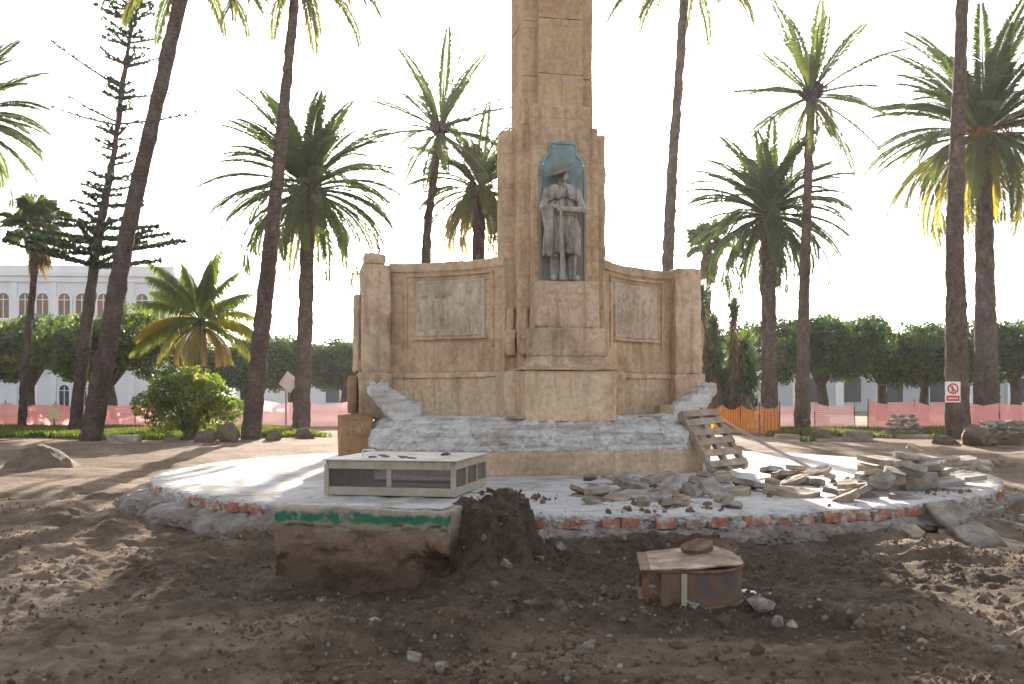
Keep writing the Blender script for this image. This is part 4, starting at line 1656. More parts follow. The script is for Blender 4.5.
ficus(822, 425, 54, 0, 1.12, 0.3, 'dark broad tree with a forked trunk right of the slender palm')
ficus(735, 422, 60, 1, 1.15, 2.3, 'dark broad tree behind the dense palm near the monument', zs=.95)
ficus(882, 422, 60, 2, 1.18, 1.1, 'dark broad tree with its trunk midway between the sparse palm and the signed palm', zs=1.0)
ficus(924, 420, 57, 1, 1.02, 4.0, 'dark broad tree just left of the signed palm trunk', zs=1.02)
ficus(1015, 420, 60, 0, 1.18, 5.1, 'dark broad tree at the right edge behind the stone crate')
ficus(1095, 420, 60, 2, 1.1, 0.6, 'dark broad tree cut off by the right edge')
ficus(295, 424, 62, 2, 1.10, 2.0, 'dark broad tree behind the full crowned palm and the diamond sign', zs=.90)
ficus(345, 424, 62, 0, 1.05, 3.6, 'dark broad tree touching the left end of the monument', zs=.92)
ficus(244, 424, 60, 1, 1.0, 1.2, 'dark broad tree behind the round bush', zs=.95)
ficus(110, 424, 52, 1, 1.22, 0.9, 'broad green tree behind the leaning palm', zs=.92, crowns=LEFT_CROWN)
ficus(30, 424, 56, 0, 1.25, 4.4, 'broad green tree between the fan palm and the white building', zs=.92, crowns=LEFT_CROWN)
ficus(-50, 424, 56, 2, 1.25, 2.4, 'broad green tree cut off by the left edge', zs=.92, crowns=LEFT_CROWN)

# round sunlit bush
p = pt(190, 437, 35.5)
p.z = gh(p.x, p.y)
bush = empty('round_bush', p, 0, 'round sunlit bush with small leaves left of the bent palm', 'bush')
rnd = np.random.default_rng(331)
lob = [(0, 0, 1.45, 1.5, 1.3, 1.2), (-.8, 0, .9, .9, .8, .7), (.8, .1, .9, .9, .8, .7)]
for i in range(14):
    a = i * 2.39996
    rr = 1.5 * math.sqrt((i + .5) / 14)
    lob.append((rr * math.cos(a), rr * math.sin(a), 1.45 + .75 * (1 - (rr / 1.5) ** 2) - .15 * rr + rnd.uniform(-.15, .15), .6, .6, .5))
leaf_cloud(lob, 15000, .078, rnd).build('crown', M['bushleaf'], bush)
mb = MB()
for i in range(9):
    a = i * 2.39996
    mb.tube([(.1 * math.cos(a), .1 * math.sin(a), -.05), (.3 * math.cos(a), .3 * math.sin(a), .6), (.9 * math.cos(a), .9 * math.sin(a), 1.7)], [.07, .05, .02], 6)
mb.build('stems', M['bark'], bush)

# shaggy yucca clump right of the monument
p = pt(724, 427, 47)
p.z = gh(p.x, p.y)
yuc = empty('yucca_clump', p, 0, 'shaggy yucca clump with brown dead leaves just right of the monument', 'yucca')
yuc.scale = (1.1, 1.1, 1.08)
rnd = np.random.default_rng(341)
st, lv, dd = MB(), MB(), MB()
for (x, y, h) in ((-.9, 0, 5.9), (-.35, .3, 4.6), (.35, -.2, 5.3), (.8, .3, 3.6), (-.5, -.4, 3.0), (.1, .4, 2.3), (1.0, -.2, 2.4)):
    e = Vector((x * 1.1, y, h))
    st.tube([(x * .6, y, -.1), (x * .8, y, h * .5), e], [.16, .12, .09], 8, True, 0, .05, 2)
    for k in range(230):
        a = rnd.uniform(0, 6.28)
        el = rnd.uniform(-.5, 1.4)
        dr = Vector((math.cos(a) * math.cos(el), math.sin(a) * math.cos(el), math.sin(el)))
        ln = rnd.uniform(.75, 1.25)
        z = e + Vector((0, 0, rnd.uniform(-.5, .1)))
        w = dr.cross(Vector((0, 0, 1))).normalized() * .06
        t = z + dr * ln + Vector((0, 0, -.3))
        lv.add([tuple(z - w), tuple(z + w), tuple(t)], [(0, 1, 2)], rnd.uniform(.02, .4))
    for k in range(150):
        a = rnd.uniform(0, 6.28)
        zz = rnd.uniform(h * .35, h - .4)
        z = Vector((x * (.6 + .5 * zz / h), y, zz))
        dr = Vector((math.cos(a) * .45, math.sin(a) * .45, -.85))
        t = z + dr * rnd.uniform(.6, 1.1)
        w = dr.cross(Vector((0, 0, 1))).normalized() * .07
        dd.add([tuple(z - w), tuple(z + w), tuple(t)], [(0, 1, 2)], rnd.uniform(.05, 1))
for k in range(1300):
    a = rnd.uniform(0, 6.28)
    el = rnd.uniform(.0, 1.4)
    z = Vector((rnd.uniform(-1.3, 1.4), rnd.uniform(-.5, .5), rnd.uniform(0, 3.9)))
    dr = Vector((math.cos(a) * math.cos(el), math.sin(a) * math.cos(el), math.sin(el)))
    w = dr.cross(Vector((0, 0, 1))).normalized() * .045
    lv.add([tuple(z - w), tuple(z + w), tuple(z + dr * .7)], [(0, 1, 2)], rnd.uniform(.02, .3))
st.build('stems', M['bark'], yuc, smooth=True)
lv.build('crown', M['frond'], yuc)
dd.build('dead_leaves', M['dead'], yuc)

# ------------------------------------------------------------------ lawn
rnd = np.random.default_rng(351)


def lawn_strip(n, px0, px1, d0, d1):
    d = rnd.uniform(d0, d1, n)
    x = (rnd.uniform(px0, px1, n) - HX) * d / F
    ok = fbm(np.c_[x, d], .5, 3, 90) > -.35
    return x[ok], d[ok]


X, Y = [], []
for args in ((15000, -60, 250, 35.5, 46), (2600, 255, 345, 36, 43), (4200, 770, 960, 37, 43), (2500, 960, 1100, 39, 46), (900, 800, 950, 33.6, 34.6)):
    a, b = lawn_strip(*args)
    X.append(a)
    Y.append(b)
X, Y = np.concatenate(X), np.concatenate(Y)
Z = ground_h(X, Y)
n = len(X)
mb = MB()
for k in range(3):
    a = rnd.uniform(0, 6.28, n)
    h = rnd.uniform(.10, .26, n)
    w = .05
    ox, oy = rnd.normal(0, .06, n), rnd.normal(0, .06, n)
    v = np.stack([np.c_[X + ox - w * np.cos(a), Y + oy - w * np.sin(a), Z - .02], np.c_[X + ox + w * np.cos(a), Y + oy + w * np.sin(a), Z - .02], np.c_[X + ox + rnd.normal(0, .07, n), Y + oy + rnd.normal(0, .07, n), Z + h]], 1).reshape(-1, 3)
    mb.add(v, np.arange(n * 3).reshape(n, 3), np.repeat(rnd.uniform(.05, 1, n), 3))
tag(mb.build('grass', M['grass']), 'sunlit green grass under the palms', 'grass', kind='stuff')

# ------------------------------------------------------------------ buildings behind the trees
def arch_out(w, h, n=10):
    pts = [(-w / 2, 0), (w / 2, 0), (w / 2, h - w / 2)]
    for k in range(1, n):
        a = math.pi * k / n
        pts.append((w / 2 * math.cos(a), h - w / 2 + w / 2 * math.sin(a)))
    pts.append((-w / 2, h - w / 2))
    return pts


def window(parent, x, z, w, h, yf, pane):
    o = arch_out(w + .36, h + .2)
    i = arch_out(w, h)
    mb = MB()
    O = [(x + a, b + z - .02) for a, b in o]
    I = [(x + a, b + z + .06) for a, b in i]
    mb.rings([[(a, yf + .02, b) for a, b in O], [(a, yf - .12, b) for a, b in O], [(a, yf - .12, b) for a, b in I], [(a, yf + .02, b) for a, b in I]], False, False)
    f = mb.build('window', M['plaster_trim'], parent)
    mb = MB()
    mb.rings([[(a, yf - .03, b) for a, b in I], [(a, yf - .034, b) for a, b in I]], True, True)
    mb.build('pane', M[pane], f)
    mb = MB()
    mb.box((x - .03, yf - .075, z + .07), (x + .03, yf - .036, z + h - .05))
    mb.box((x - w / 2 + .01, yf - .075, z + h - w / 2 - .03), (x - .032, yf - .036, z + h - w / 2 + .03))
    mb.box((x + .032, yf - .075, z + h - w / 2 - .03), (x + w / 2 - .01, yf - .036, z + h - w / 2 + .03))
    mb.box((x - w / 2 - .28, yf - .26, z - .16), (x + w / 2 + .28, yf - .02, z - .03))
    mb.build('sash', M['plaster_trim'], f)


bw = empty('white_building', (-40, 80, -.5), R(4), 'long white building with paired arched windows behind the left palms', 'building')
mb = MB()
mb.box((-40, 0, 0), (12.5, 14, 12.0))
mb.build('wall', M['plaster'], bw)
mb = MB()
mb.box((-40.3, -.35, 12.003), (12.85, 14.3, 12.35))
mb.box((-40.2, -.18, 11.55), (12.7, -.003, 12.0))
mb.box((-40.1, -.15, 8.0), (12.6, -.003, 8.28))
mb.box((-40.1, -.15, 4.3), (12.6, -.003, 4.5))
mb.box((-40.2, -.1, 12.353), (12.7, 14.1, 12.9))
mb.build('cornice', M['plaster_trim'], bw, bevel=.04)
for k in range(-7, 5):
    x = k * 3.05 + .2
    for z0, z1 in ((.02, 4.29), (4.51, 7.99), (8.29, 11.54)):
        MB().box((x - .22, -.13, z0), (x + .22, -.004, z1)).build('pilaster', M['plaster_trim'], bw)
for k in range(-5, 4):
    for s in (-.68, .68):
        x = k * 3.05 + 1.72 + s
        window(bw, x, 8.6, .92, 2.0, 0, 'shutter')
        window(bw, x, 5.05, .78, 2.1, 0, 'shutter')
        if k % 3 == 1: window(bw, x, 1.05, .78, 2.2, 0, 'glass_dark')

wl = empty('low_white_building', (34, 92, .3), R(-2), 'low white building with square pillars seen through gaps in the right trees', 'building')
mb = MB()
mb.box((-16, 2.6, 0), (40, 12, 5.0))
mb.build('wall', M['plaster'], wl)
mb = MB()
mb.box((-16.3, -.4, 5.0), (40.3, 12.3, 5.5))
mb.build('roof', M['plaster_trim'], wl, bevel=.04)
for k in range(15):
    x = -15.5 + k * 3.9
    MB().box((x - .38, 0, 0), (x + .38, .76, 4.998)).build('pillar', M['plaster_trim'], wl, bevel=.03)
for k in range(14):
    x = -13.6 + k * 3.9
    mb = MB()
    mb.box((x - .95, 2.5, .9), (x + .95, 2.596, 3.4))
    f = mb.build('window', M['plaster_trim'], wl)
    MB().box((x - .8, 2.46, 1.02), (x + .8, 2.496, 3.28)).build('pane', M['glass_dark'], f)

wm = empty('kiosk_building', (-16.5, 92, .3), 0, 'small low white house glimpsed beneath the trees left of the monument', 'building')
mb = MB()
mb.box((-9, 0, 0), (9, 8, 3.4))
mb.build('wall', M['plaster'], wm)
MB().box((-9.4, -.4, 3.403), (9.4, 8.4, 3.75)).build('roof', M['plaster_trim'], wm, bevel=.04)
for k in range(5):
    x = -7 + k * 3.5
    f = MB().box((x - .75, -.06, .9), (x + .75, -.003, 2.6)).build('window', M['plaster_trim'], wm)
    MB().box((x - .62, -.09, 1.0), (x + .62, -.063, 2.5)).build('pane', M['glass_dark'], f)


# ------------------------------------------------------------------ site fences
def net_fence(name, label, pts, h, mat, seed, cat='fence', post_h=None, group=None, sag=.17):
    """netting hung between posts: pts are ground points"""
    rnd = random.Random(seed)
    o = Vector((pts[0][0], pts[0][1], gh(*pts[0])))
    root = empty(name, o, 0, label, cat, group)
    mb = MB()
    rows = 7
    cols = []
    for (a, b) in zip(pts[:-1], pts[1:]):
        L = math.hypot(b[0] - a[0], b[1] - a[1])
        n = max(3, int(L / .3))
        for i in range(n):
            t = i / n
            cols.append((a[0] + (b[0] - a[0]) * t, a[1] + (b[1] - a[1]) * t, -sag * math.sin(t * math.pi) * (1 + rnd.uniform(-.4, .4))))
    cols.append((*pts[-1], 0))
    P = np.array([(x, y) for x, y, s in cols])
    zz = ground_h(P[:, 0], P[:, 1], False)
    v = []
    for j, (x, y, s) in enumerate(cols):
        for r in range(rows):
            t = r / (rows - 1)
            wob = .06 * math.sin(j * .9 + r * .7 + seed) * math.sin(t * math.pi)
            v.append((x - o.x + rnd.uniform(-.02, .02), y - o.y + wob, zz[j] - o.z + .03 + t * h + s * t + rnd.uniform(-.015, .015)))
    nc = len(cols)
    f = [(j * rows + r, (j + 1) * rows + r, (j + 1) * rows + r + 1, j * rows + r + 1) for j in range(nc - 1) for r in range(rows - 1)]
    mb.add(v, f)
    mb.build('netting', M[mat], root, smooth=True)
    for (x, y) in pts:
        z = gh(x, y)
        MB().tube([(x - o.x, y - o.y + .03, z - o.z - .1), (x - o.x + rnd.uniform(-.03, .03), y - o.y + .03, z - o.z + (post_h or h + .12))], .025, 6).build('post', M['dark'], root)
    return root


def fpts(lst):
    return [((px - HX) * d / F, d) for px, d in lst]


net_fence('net_fence', 'long pink netting fence in front of the white building at the left', fpts([(-90, 47), (-40, 46.5), (5, 46), (55, 46), (100, 46), (135, 46), (162, 46.5)]), 1.15, 'pink_net', 1, group='pink netting fences')
net_fence('net_fence', 'pale pink netting fence between the bent palm and the monument', fpts([(215, 49), (262, 49), (305, 49), (352, 50), (400, 51)]), 1.25, 'pale_net', 2, group='pink netting fences')
net_fence('net_fence', 'short pink netting fence behind the orange netting right of the monument', fpts([(690, 48), (730, 47.5), (770, 47.5), (815, 47), (855, 47)]), 1.15, 'pale_net', 3, group='pink netting fences')
net_fence('net_fence', 'long pink netting fence behind the signed palm at the right', fpts([(868, 46.5), (915, 46), (950, 46), (1000, 45), (1060, 45), (1120, 45)]), 1.2, 'pink_net', 4, group='pink netting fences')
net_fence('orange_fence', 'bright orange sagging netting fence at the foot of the dense palm', fpts([(706, 42.5), (722, 42), (741, 41), (760, 40), (780, 38.6)]), 1.15, 'orange_net', 5, sag=.2)

# ------------------------------------------------------------------ signs
c = pt(953, 392, 36.45)
sg = empty('prohibition_sign', (c.x, c.y, c.z), R(-3), 'small white prohibition sign with a red ring on the bare palm trunk', 'sign')
white = simple('sign_white', [(.3, (.72, .72, .72)), (.7, (.8, .8, .8))], 3, .02, 10, .4)
red = simple('sign_red', [(.3, (.55, .03, .03)), (.7, (.62, .04, .04))], 3, .02, 10, .4)
black = simple('sign_black', [(.3, (.02, .02, .02)), (.7, (.03, .03, .03))], 3, .02, 10, .4)
MB().box((-.27, 0, -.38), (.27, .02, .38)).build('panel', white, sg, bevel=.006)
mb = MB()
aa = np.linspace(0, 2 * math.pi, 40, endpoint=False)
mb.rings([[(r * math.cos(a), y, .12 + r * math.sin(a)) for a in aa] for r, y in ((.20, -.001), (.20, -.008), (.145, -.008), (.145, -.001))], False, False)
Mr = Matrix.Translation((0, 0, .12)) @ Matrix.Rotation(R(45), 4, 'Y')
mb.box((-.15, -.0075, -.026), (.15, -.002, .026), Mr)
mb.build('red_ring', red, sg)
MB().box((-.23, -.006, -.33), (.23, -.001, -.13)).build('red_band', red, sg)
mb = MB()
mb.ball((-.02, -.003, .20), (.026, .003, .026), 10, 6)
mb.box((-.05, -.005, .06), (.02, -.001, .17))
mb.box((-.05, -.005, -.02), (-.025, -.001, .058))
mb.box((0, -.005, -.02), (.025, -.001, .058))
mb.build('pictogram', black, sg)
mb = MB()
for x in (-.15, -.09, -.03, .03, .09, .15):
    mb.box((x - .018, -.009, -.26), (x + .018, -.0065, -.20))
mb.build('small_print', white, sg)

p = pt(54, 431, 43)
p.z = gh(p.x, p.y)
s2 = empty('notice_board', p, 0, 'small pale yellow notice on a post before the left pink fence', 'sign')
MB().tube([(0, 0, -.1), (0, 0, .95)], .03, 6).build('post', M['dark'], s2)
MB().box((-.24, -.05, .55), (.24, -.032, 1.02)).build('panel', simple('notice_yellow', [(.3, (.55, .47, .22)), (.7, (.66, .58, .33))], 2, .05, 10, .5), s2, bevel=.006)
p = pt(286, 432, 46)
p.z = gh(p.x, p.y)
s3 = empty('diamond_sign', p, R(-12), 'back of a pale diamond shaped road sign beside the full crowned palm', 'sign')
MB().tube([(0, 0, -.1), (0, 0, 2.6)], .045, 8).build('post', M['pole'], s3)
Mr = Matrix.Translation((.16, -.06, 2.2)) @ Matrix.Rotation(R(37), 4, 'Y')
MB().box((-.36, -.012, -.36), (.36, .012, .36), Mr).build('panel', simple('sign_back', [(.3, (.62, .50, .50)), (.7, (.72, .62, .62))], 2, .05, 10, .5), s3, bevel=.01)

# ------------------------------------------------------------------ timber pallet, pole, planks
Bl = Vector((3.76, 19.0, .50))
Lv = Vector((-.50, .72, 1.10)).normalized()
Wv = Vector((.84, .52, .06))
Wv = (Wv - Lv * Wv.dot(Lv)).normalized()
Nv = Wv.cross(Lv).normalized()          # out of the face towards the viewer
PM = Matrix((Wv, Lv, Nv)).transposed().to_4x4()
PM.translation = Bl
pal = empty('timber_pallet', (0, 0, 0), 0, 'weathered slatted timber pallet leaning on the right end of the mortar bed', 'pallet')
pal.matrix_world = PM
PWd, PLn = .94, 1.42
for x in (0.0, PWd / 2 - .05, PWd - .10):
    mb = MB()
    rough_box(mb, (x, 0, .0), (x + .10, PLn, .115), .08, .004, 8, int(x * 100), .01)
    mb.build('stringer', M['wood'], pal)
for k, y in enumerate((.05, .31, .56, .80, 1.04, 1.26)):
    mb = MB()
    rough_box(mb, (-.01, y, .118), (PWd + .01, y + .15, .145), .08, .004, 8, 400 + k, .008)
    o = mb.build('slat', M['wood'], pal)
    o.rotation_euler = (0, 0, R(random.uniform(-1.5, 1.5)))
for k, y in enumerate((.05, .70, 1.28)):
    mb = MB()
    rough_box(mb, (0, y, -.026), (PWd, y + .10, -.003), .08, .004, 8, 410 + k, .008)
    mb.build('slat', M['wood'], pal)
mb = MB()
mb.tube([pt(700, 409, 20.9), pt(757, 440, 20.4), pt(812, 469, 19.75)], [.034, .034, .034], 8)
tag(mb.build('metal_pole', M['pole'], smooth=True), 'long thin pole propped from the monument steps down to the platform', 'pole')
mb = MB()
rough_box(mb, (-.26, -.07, 0), (.26, .07, .05), .06, .004, 8, 420, .01)
o = mb.build('plank_offcut', M['wood'])
o.location = loc2w(-.98, -1.52, 1.555)
o.rotation_euler = (0, 0, TH + R(4))
tag(o, 'short pale plank offcut on the mortar bed left of the base block', 'plank')
mb = MB()
rough_box(mb, (-.22, -.06, 0), (.22, .06, .045), .06, .004, 8, 421, .01)
o = mb.build('plank_offcut', M['slab_brown'])
o.location = loc2w(1.62, -1.42, 1.555)
o.rotation_euler = (0, 0, TH - R(12))
tag(o, 'short dark plank offcut on the mortar bed right of the base block', 'plank')


# ------------------------------------------------------------------ broken slabs and rubble
def slab_mesh(seed, w, l, t, sides=6):
    rnd = random.Random(seed)
    pts = []
    for k in range(sides):
        a = 2 * math.pi * (k + rnd.uniform(-.25, .25)) / sides
        m = max(abs(math.cos(a)), abs(math.sin(a)))
        r = rnd.uniform(.78, 1.0) / m
        pts.append((w / 2 * r * math.cos(a), l / 2 * r * math.sin(a)))
    mb = MB()
    P = plan_poly(pts, 48)
    rs = []
    for sc, z in ((.0, -t / 2), (.45, -t / 2), (.85, -t / 2), (.985, -t / 2), (.998, -t * .44), (1.0, -t * .1), (1.0, t * .2), (.998, t * .45), (.987, t / 2), (.85, t / 2), (.45, t / 2), (.0, t / 2)):
        rs.append([(p.x * max(sc, .01), p.y * max(sc, .01), z) for p in P])
    mb.rings(rs)
    mb.displace(lambda v: vfbm(v, 4, 3, seed) * min(.014, t * .14) + vfbm(v, 22, 3, seed + 7) * .004)
    return mb


def slab(px, py, d, w, l, t, rot, mat, label, seed, name='broken_slab', group=None, cat='slab'):
    o = slab_mesh(seed, w, l, t).build(name, M[mat])
    o.location = pt(px, py, d)
    o.rotation_euler = tuple(R(a) for a in rot)
    return tag(o, label, cat, group)


GA = 'broken slabs heaped before the pallet'
heapA = [
    (610, 503, 14.2, .62, .50, .10, (8, 6, 20), 'slab', 'broken slab lying flat at the left end of the heap before the pallet'),
    (640, 497, 14.5, .95, .55, .09, (10, 3, -8), 'slab_pale', 'largest pale slab lying flat at the front of the heap before the pallet'),
    (632, 484, 15.6, .80, .60, .10, (16, 14, 30), 'slab', 'tilted grey slab at the back left of the heap before the pallet'),
    (655, 479, 16.3, .70, .50, .12, (6, -16, -25), 'slab_brown', 'brown broken slab at the back of the heap nearest the stone course'),
    (672, 486, 15.4, .80, .34, .09, (20, -22, 35), 'slab_pale', 'narrow pale slab tilted up in the middle of the heap'),
    (664, 497, 14.6, .60, .40, .09, (12, -18, 60), 'slab', 'square grey slab half under the propped slab in the heap'),
    (697, 491, 14.7, .86, .26, .07, (24, -26, 28), 'slab_pale', 'thin pale strip propped steeply like a ramp in the heap'),
    (716, 491, 14.6, .62, .34, .08, (26, 26, -30), 'slab_pale', 'pale slab propped the other way at the right of the heap'),
    (700, 483, 15.6, .70, .50, .09, (10, 12, -12), 'slab', 'grey slab lying high at the back right of the heap'),
    (735, 492, 15.0, .55, .35, .12, (6, -6, 12), 'slab_brown', 'brown chunk of slab closing the right end of the heap'),
    (690, 504, 14.2, .50, .30, .08, (4, 8, 50), 'slab_brown', 'small brown slab lying flat at the front foot of the heap'),
    (580, 497, 14.9, .40, .32, .07, (5, 8, 15), 'slab', 'lone small grey slab left of the heap on the dusty platform'),
    (745, 484, 15.9, .55, .4, .09, (8, 14, 70), 'slab', 'grey slab at the foot of the leaning pallet'),
    (722, 477, 16.8, .5, .3, .09, (14, -10, -40), 'slab_brown', 'brown splintered slab under the pallet foot'),
]
for k, a in enumerate(heapA):
    slab(*a, seed=500 + k, group=GA)
GB = 'broken slabs stacked at the platform edge'
heapB = [
    (880, 482, 16.0, .85, .60, .26, (3, 2, 8), 'slab_pale', 'thick pale block at the bottom left of the stack on the platform edge'),
    (914, 481, 15.8, .80, .50, .24, (2, -4, -14), 'slab', 'thick grey block at the bottom right of the stack on the platform edge'),
    (880, 470, 16.6, 1.0, .55, .10, (6, 5, 4), 'slab_brown', 'dark brown slab in the middle layer at the left of the stack'),
    (912, 467, 16.4, .95, .55, .10, (8, -10, -16), 'slab', 'grey slab sloping right in the middle layer of the stack'),
    (886, 461, 16.8, .95, .50, .09, (6, 4, 18), 'slab_brown', 'brown slab on the upper layer at the left of the stack'),
    (917, 457, 16.9, .80, .46, .09, (5, 6, -4), 'slab_pale', 'pale slab topping the stack on the platform edge'),
    (933, 466, 16.9, .70, .40, .09, (8, -14, 20), 'slab', 'grey slab poking out of the right side of the stack'),
    (852, 484, 15.8, .60, .40, .08, (6, -12, 10), 'slab_brown', 'dark thin slab sliding off the left side of the stack'),
    (862, 493, 14.9, .62, .38, .10, (10, 8, 40), 'slab', 'grey slab lying before the stack on the platform'),
    (800, 494, 14.8, .70, .42, .11, (8, 8, -20), 'slab_brown', 'brown slab lying alone midway between the heap and the stack'),
    (780, 492, 15.1, .50, .40, .10, (8, -8, 30), 'slab_brown', 'brown chunk right of the heap on the platform'),
    (905, 498, 14.5, .55, .34, .09, (6, 6, 10), 'slab', 'flat grey slab under the stack on the broken edge'),
    (940, 483, 15.9, .95, .55, .08, (6, -10, -25), 'slab_pale', 'wide pale slab tilted over the platform edge right of the stack'),
    (962, 478, 16.6, .85, .45, .08, (4, -6, 15), 'slab_pale', 'flat pale slab at the far right of the platform'),
]
for k, a in enumerate(heapB):
    slab(*a, seed=540 + k, group=GB)
rs_ = random.Random(77)
for k in range(34):
    px, py = rs_.gauss(672, 46), rs_.uniform(480, 508)
    py = py if px < 745 else 490
    d = 1500 / (py - HY) - rs_.uniform(0, .35)
    mt = rs_.choice(('slab', 'slab', 'slab_brown', 'slab_pale'))
    w = rs_.uniform(.22, .55)
    slab(px, py - rs_.uniform(1, 7), d, w, w * rs_.uniform(.5, .8), rs_.uniform(.05, .10), (rs_.uniform(-28, 28), rs_.uniform(-28, 28), rs_.uniform(0, 180)), mt,
         {'slab': 'smaller grey slab fragment strewn in the heap before the pallet', 'slab_brown': 'smaller brown slab fragment strewn in the heap before the pallet', 'slab_pale': 'smaller pale slab fragment strewn in the heap before the pallet'}[mt], 700 + k, 'slab_fragment', GA + ', ' + mt.replace('_', ' '))
for k in range(58):
    px = rs_.gauss(905, 42) if k > 9 else rs_.uniform(770, 860)
    py = 503 - 26 * abs(px - 860) / 130 - rs_.uniform(0, 20)
    d = min(1500 / max(py - HY, 60), 20)
    mt = rs_.choice(('slab', 'slab_brown', 'slab_brown', 'slab_pale'))
    w = rs_.uniform(.25, .62)
    slab(px, py - rs_.uniform(1, 6) - rs_.uniform(0, 24) * math.exp(-((px - 905) / 34) ** 2), d - .15, w, w * rs_.uniform(.5, .8), rs_.uniform(.06, .11), (rs_.uniform(-24, 24), rs_.uniform(-24, 24), rs_.uniform(0, 180)), mt,
         {'slab': 'smaller grey slab fragment strewn about the stack on the platform edge', 'slab_brown': 'smaller brown slab fragment strewn about the stack on the platform edge', 'slab_pale': 'smaller pale slab fragment strewn about the stack on the platform edge'}[mt], 760 + k, 'slab_fragment', GB + ', ' + mt.replace('_', ' '))
for k in range(16):
    a = R(rs_.uniform(292, 338))
    rr = PR + rs_.uniform(.35, 1.3)
    x, y = PC[0] + rr * math.cos(a), PC[1] + rr * math.sin(a)
    w = rs_.uniform(.22, .6)
    o = slab_mesh(820 + k, w, w * rs_.uniform(.5, .8), rs_.uniform(.06, .1)).build('slab_fragment', M[rs_.choice(('slab', 'slab_brown'))])
    o.location = (x, y, gh(x, y) + .05)
    o.rotation_euler = (R(rs_.uniform(-22, 22)), R(rs_.uniform(-22, 22)), rs_.uniform(0, 3))
    tag(o, 'broken slab fragment spilled into the dirt below the right platform edge', 'slab', 'slab fragments spilled below the platform edge')
# scalloped kerb slab leaning down from the edge
mb = MB()
out = []
for k in range(90):
    t = k / 90
    if t < .5:
        y = -.72 + 1.44 * t / .5
        x = .25 + .05 * abs(math.sin((y + .72) / 1.44 * math.pi * 2)) - .04
    else:
        y = .72 - 1.44 * (t - .5) / .5
        x = -.26 - .03 * abs(math.sin((y + .72) / 1.44 * math.pi * 2))
    out.append((x * .82, y))
rs = []
for sc, z in ((.02, -.05), (.6, -.05), (.96, -.05), (1, -.03), (1, .02), (.96, .045), (.85, .06), (.5, .065), (.02, .065)):
    rs.append([(x * sc, y * (1 - (1 - sc) * .5), z) for x, y in out])
mb.rings(rs)
mb.displace(lambda v: vfbm(v, 5, 4, 590) * .018 + np.c_[np.zeros(len(v)), np.zeros(len(v)), -.05 * np.exp(-(v[:, 1] / .06) ** 2)])
o = mb.build('kerb_slab', M['slab'], smooth=False)
a, b = pt(931, 499, 14.3), pt(998, 556, 12.6)
o.location = (a + b) / 2
yv = (b - a).normalized()
nv = Vector((-.15, -.55, .8))
nv = (nv - yv * nv.dot(yv)).normalized()
xv = yv.cross(nv)
o.matrix_world = Matrix.Translation((a + b) / 2) @ Matrix((xv, yv, nv)).transposed().to_4x4()
tag(o, 'long grey scalloped kerb slab leaning from the platform edge to the dirt', 'slab')
for k, (px, py, d, w, l, t, rot, lab) in enumerate((
        (1012, 525, 14.6, .7, .3, .08, (10, 10, 30), 'narrow grey slab beyond the leaning kerb slab at the right edge'),
        (1008, 545, 13.2, .6, .45, .09, (6, 8, -20), 'flat grey slab in the dirt right of the leaning kerb slab'),
        (958, 544, 13.3, .5, .35, .1, (8, 16, 20), 'grey chunk wedged under the leaning kerb slab'),
        (950, 568, 12.2, .35, .3, .1, (10, 6, 60), 'small grey chunk in the dirt before the leaning kerb slab'),
        (985, 512, 15.2, .6, .3, .08, (16, -16, -35), 'grey slab tipped against the broken platform edge'))):
    slab(px, py, d, w, l, t, rot, 'slab', lab, 600 + k)

# loose rubble one can count
RK = []
for k in range(7):
    b = MB()
    b.ball((0, 0, 0), (1, .85, .62), 14, 9)
    b.displace(lambda v, k=k: vfbm(v, 1.6, 4, 620 + k) * .28)
    v = b.verts()
    rr = np.random.default_rng(k)
    for q in range(5):                       # broken faces
        nrm = rr.normal(0, 1, 3)
        nrm /= np.linalg.norm(nrm)
        dd_ = v @ nrm
        cut = .5
        v = v - nrm * np.maximum(0, dd_ - cut)[:, None]
    b.v = [v]
    me = b.mesh('rock')
    me.materials.append(M['rock'])
    RK.append(me)
rk_pale = []
for me in RK:
    c_ = me.copy()
    c_.materials.clear()
    c_.materials.append(M['slab'])
    rk_pale.append(c_)

rk_brown = []
for me in RK:
    c_ = me.copy()
    c_.materials.clear()
    c_.materials.append(M['heap'])
    rk_brown.append(c_)


def rock(px, py, d, s, label, name='rubble_stone', group=None, pale=False, cat='stone', ground=True, k=None):
    p = pt(px, py, d)
    if ground: p.z = gh(p.x, p.y) + s * .22
    o = put(name, (rk_brown if name == 'boulder' else rk_pale if pale else RK)[random.randrange(7) if k is None else k], p, (random.uniform(-.3, .3), random.uniform(-.3, .3), random.uniform(0, 6.28)), s)
    return tag(o, label, cat, group)


def gd(py, z=0.0):
    return (EYE - z) * F / (py - HY)


